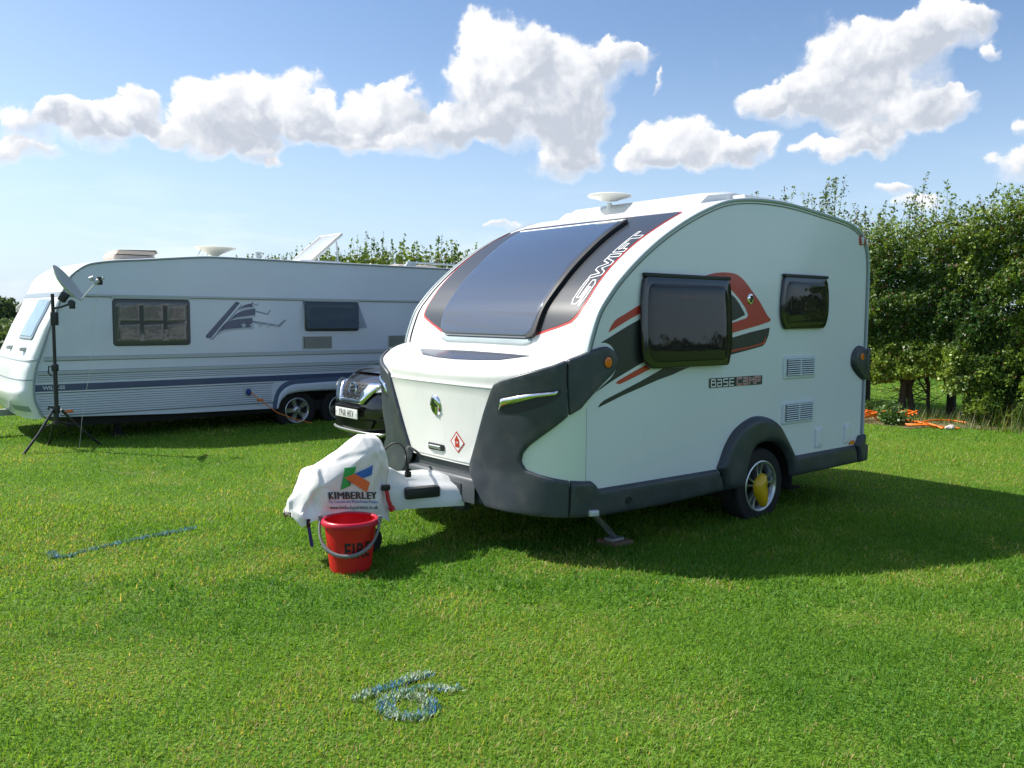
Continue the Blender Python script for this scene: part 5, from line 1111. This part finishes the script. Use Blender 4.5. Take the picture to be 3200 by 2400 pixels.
def leaf_col(P, cl):
    n = len(P); t = np.clip(fbm(P*1.3, 3, 40)*2.0-.55+rng.normal(0, .26, n), 0, 1)
    c = col_mix(np.array([.045, .105, .022]), np.array([.26, .37, .05]), t); h = np.clip((P[:, 2]-2.3)/.9, 0, 1)
    c = col_mix(c, np.array([.15, .19, .035]), h*.5*rng.random(n)); br_ = rng.random(n) < .05; c[br_] = np.array([.16, .09, .05]); return c*(.75+.5*rng.random(n))[:, None]
loc = lambda P: P-np.array([HU0, 0, 0])
P, cl, dp = hedge_pts(460000, -4.5, 4.6); leaves(loc(P), .048, leaf_col(P, cl), LEAF, 'foliage', hg)
P, cl, dp = hedge_pts(130000, 4.6, 37, 1.0); leaves(loc(P), .13, leaf_col(P, cl), LEAF, 'foliage', hg)
# upright shoots
st = MB(); LP = []
for v in np.concatenate([np.arange(-4.4, 6.5, .045), np.arange(6.5, 37, .09)]):
    v = v+rng.normal(0, .05); u = 9.9+rng.random()*.8; z0 = 2.62+.28*min(1, max(0, (v-18)/5)); g = float(fbm(np.array([[v*1.1, 3.3]]), 2, 51)[0]); hgt = .22+1.0*g*rng.random()+.20*g; hgt = hgt*(1 if v < 6.5 or v > 15.5 else .45); z1 = z0+.40+hgt
    lx, ly = rng.normal(0, .12), rng.normal(0, .12); far = v > 6.5
    pts = [(u-HU0+lx*t*t, v+ly*t*t+.012*math.sin(9*t+v*7), z0+(z1-z0)*t) for t in np.linspace(0, 1, 5)]; st.tube(pts, .006 if not far else .009, 4, r1=.0015 if not far else .004, cap=False)
    for k in range(int((z1-z0)/(.013 if not far else .036))):
        t = rng.random(); sd_ = .08*(1-t)+.018; LP.append((u+lx*t*t+rng.normal(0, sd_), v+ly*t*t+rng.normal(0, sd_), z0+(z1-z0)*t))
WOODM = mat('hedge_bark', (.075, .062, .048), .85, var=.3, varscale=12, bump=(30, .6, .01))
LP = np.array(LP); fr_ = LP[:, 1] > 6.5
leaves(loc(LP[~fr_]), .044, leaf_col(LP[~fr_], None)*1.15, LEAF, 'shoot_leaves', hg); leaves(loc(LP[fr_]), .085, leaf_col(LP[fr_], None)*1.15, LEAF, 'shoot_leaves', hg)
st.out('shoots', WOODM, hg, 60)['kind'] = 'stuff'
# stems at the foot of the hedge
for (u, v, r_) in [(10.1, 2.95, .075), (10.2, 2.80, .06), (10.35, 2.62, .035), (10.3, 1.42, .09), (10.2, .85, .085), (10.1, 3.9, .05), (10.3, .2, .07), (10.1, -1.2, .07), (10.2, -2.6, .08), (10.2, 5.5, .07), (10.2, 8.5, .08), (10.2, 12, .08)]:
    tr = MB(); b0 = Vector((u-HU0, v, -.03)); b1 = Vector((u-HU0+rng.normal(0, .05), v+rng.normal(0, .05), .55)); tr.tube([b0, b0.lerp(b1, .4)+Vector((0, .015, 0)), b1], r_, 10, r1=r_*.72)
    for k in range(5):
        a_ = rng.random()*6.28; e = b1+Vector((math.cos(a_)*.35, math.sin(a_)*.5, .7+rng.random()*.9)); st0 = b0.lerp(b1, .5+.5*rng.random()); tr.tube([st0, st0.lerp(e, .5)+Vector((rng.normal(0, .05), rng.normal(0, .05), 0)), e], r_*.45, 7, r1=r_*.15)
    for k in range(12):
        a_ = rng.random()*6.28; s0 = b0.lerp(b1, .35+.65*rng.random()); e = s0+Vector((math.cos(a_)*.3, math.sin(a_)*.55, rng.normal(.12, .18))); tr.tube([s0, s0.lerp(e, .5)+Vector((0, 0, rng.normal(0, .05))), e], .008, 5, r1=.002)
    tr.out('stem', WOODM, hg, 60)
# post and wire fence in the hedge
fe = empty('wire_fence', uv(10.75, 0), RZ, 'wire stock fence on dark wooden posts running through the foot of the hedge', 'fence')
for v in (2.45, 3.95, .1, -2.3, 6.0): MB().box(-.06, .06, v-.055, v+.055, -.02, 1.25, .006).out('post', mat('dark_post', (.05, .045, .035), .85, var=.25, varscale=9), fe)
mb = MB()
for z in (.08, .2, .33, .47, .62, .78, .95): mb.tube([(0, v, z+.008*math.sin(v*5)) for v in np.linspace(-4.5, 7, 60)], .0028, 4, cap=False)
for v in np.arange(-4.5, 7, .15): mb.tube([(0, v, .05), (0, v+.01*math.sin(v*9), .95)], .0022, 4, cap=False)
mb.out('wire_mesh', GALV, fe, 60)
# bare earth strip
e_ = [tuple(uv(8.95+.45*float(fbm(np.array([[v*1.1, 0.5]]), 3, 60)[0])-(.75 if 1.9 < v < 3.2 else 0)+(.3 if v < 1.2 else 0), v, .005)) for v in np.arange(-4.5, 7, .15)]
e2 = [tuple(uv(11.0+.3*math.sin(v*3), v, .005)) for v in np.arange(7, -4.5, -.3)]
def soil():
    m = mat('bare_soil', (.15, .105, .07), .95, var=.35, varscale=6, bump=(25, .9, .03)); return m
eo = mesh_obj('earth_strip', e_+e2, [tuple(range(len(e_)+len(e2)))], soil(), None, 0); eo['kind'] = 'structure'
# leafy weeds and long seeding grass at the edge
def weed(name, x, y, h, n, rad, label, c1=(.09, .17, .04)):
    w_ = empty(name, (x, y, 0), 0, label, 'weed'); P = []; mb = MB()
    for k in range(n):
        a_ = rng.random()*6.28; rr = rad*math.sqrt(rng.random()); bx, by = rr*math.cos(a_), rr*math.sin(a_); hh = h*(.4+.6*rng.random())*(1-.4*rr/rad); lx, ly = rng.normal(0, .08), rng.normal(0, .08)
        mb.tube([(bx, by, 0), (bx+lx*.4, by+ly*.4, hh*.5), (bx+lx, by+ly, hh)], .004, 4, r1=.0015, cap=False)
        for j in range(22): t = .15+.85*rng.random(); P.append((bx+lx*t+rng.normal(0, .03), by+ly*t+rng.normal(0, .03), hh*t))
    mb.out('stalks', mat('weed_stalk', (.10, .13, .05), .7), w_, 60); P = np.array(P); n_ = len(P)
    leaves(P, .055, np.array(c1)*(.7+.8*rng.random((n_, 1))), LEAF, 'leaves', w_)
weed('nettle_clump', 5.74, 12.75, .46, 34, .17, 'leafy green weed clump between the two heaps of orange cable')
weed('nettle_clump', 5.95, 14.3, .30, 14, .16, 'small dark weed under the first hedge stems beside the caravan corner')
weed('nettle_clump', 7.55, 12.95, .36, 22, .35, 'low weed growing under the hanging hedge branches near the right edge')
mb = MB(); Gv = []; Gc = []
for k in range(2600):
    v = -4.4+rng.random()*8.4; u = 9.0+rng.random()*.9+(.25 if v > 1.4 else 0); p = uv(u, v, 0); hh = .10+.30*rng.random()**2*(1.3 if v < 1.3 else .6); a_ = rng.random()*6.28; L_ = hh*.5
    q = Vector((math.cos(a_)*L_, math.sin(a_)*L_, hh)); s_ = Vector((-math.sin(a_), math.cos(a_), 0))*.006; Gv += [tuple(p-s_), tuple(p+s_), tuple(p+q)]; Gc.append(np.array([.12, .20, .035] if rng.random() < .8 else [.34, .30, .16])*(.6+.6*rng.random()))
o = np_mesh('long_grass', np.array(Gv), 3, [(0, 1, 2)], np.array(Gc), GRASS); o['kind'] = 'stuff'

# ------------------------------------------------------------------ far bushes to the left, far wood all round
def bush(x, y, w, h, n, sz, label, c1, c2):
    b_ = empty('bush', (x, y, 0), 0, label, 'bush', 'bushes across the field on the left'); n0 = n*2
    d = rng.normal(0, 1, (n0, 3)); d /= np.linalg.norm(d, axis=1)[:, None]; d[:, 2] = np.abs(d[:, 2]); rr = (.55+.45*rng.random(n0)**.4)*(.72+.5*fbm(d*2.6+x, 3, 5)); P = d*rr[:, None]*np.array([w, w*.8, h]); P = P[fbm(P*1.4+x, 2, 3) > .42]
    t = np.clip(fbm(P*.9, 2, 8)*1.6-.3+rng.normal(0, .15, len(P)), 0, 1); leaves(P, sz, col_mix(np.array(c1), np.array(c2), t)*(.8+.4*rng.random(len(P)))[:, None], LEAF, 'crown', b_)
    mb = MB()
    for k in range(3): mb.tube([(0, 0, -.05), (rng.normal(0, .15*w), rng.normal(0, .15*w), h*.35), (rng.normal(0, .3*w), rng.normal(0, .3*w), h*.75)], .07, 7, r1=.02)
    mb.out('trunk', WOODM, b_, 60)
bush(-23.7, 39.5, 1.5, 2.3, 2600, .20, 'dark rounded bush tallest beside the awning across the field', (.06, .10, .05), (.13, .19, .08))  # the dark bushes' leaf colours are lightened to stand for haze
bush(-27.6, 45, 2.6, 2.45, 3000, .24, 'wide dark bush cut by the left edge of the photo', (.05, .09, .045), (.11, .16, .07))
bush(-24.4, 42.5, 1.9, 1.9, 2200, .22, 'middle dark bush dipping between the two taller ones', (.055, .095, .05), (.12, .17, .075))
bush(-21.6, 36.0, 2.3, 1.35, 2600, .18, 'low pale green bush in front of the dark ones by the awning', (.12, .19, .07), (.20, .28, .10))
n = 26000; a_ = rng.random(n)*2*np.pi; rad = 150+rng.random(n)*14; hmax = 3.5+6.5*fbm(np.stack([np.cos(a_)*9, np.sin(a_)*9], 1), 4, 70); P = np.stack([np.sin(a_)*rad, np.cos(a_)*rad, hmax*rng.random(n)**.8], 1)
P = P[(np.abs(((a_+np.pi) % (2*np.pi))-np.pi) > .62)]; t = rng.random(len(P))
leaves(P, 2.1, col_mix(np.array([.03, .055, .02]), np.array([.07, .10, .03]), t), LEAF, 'far_wood', None, kind='stuff')
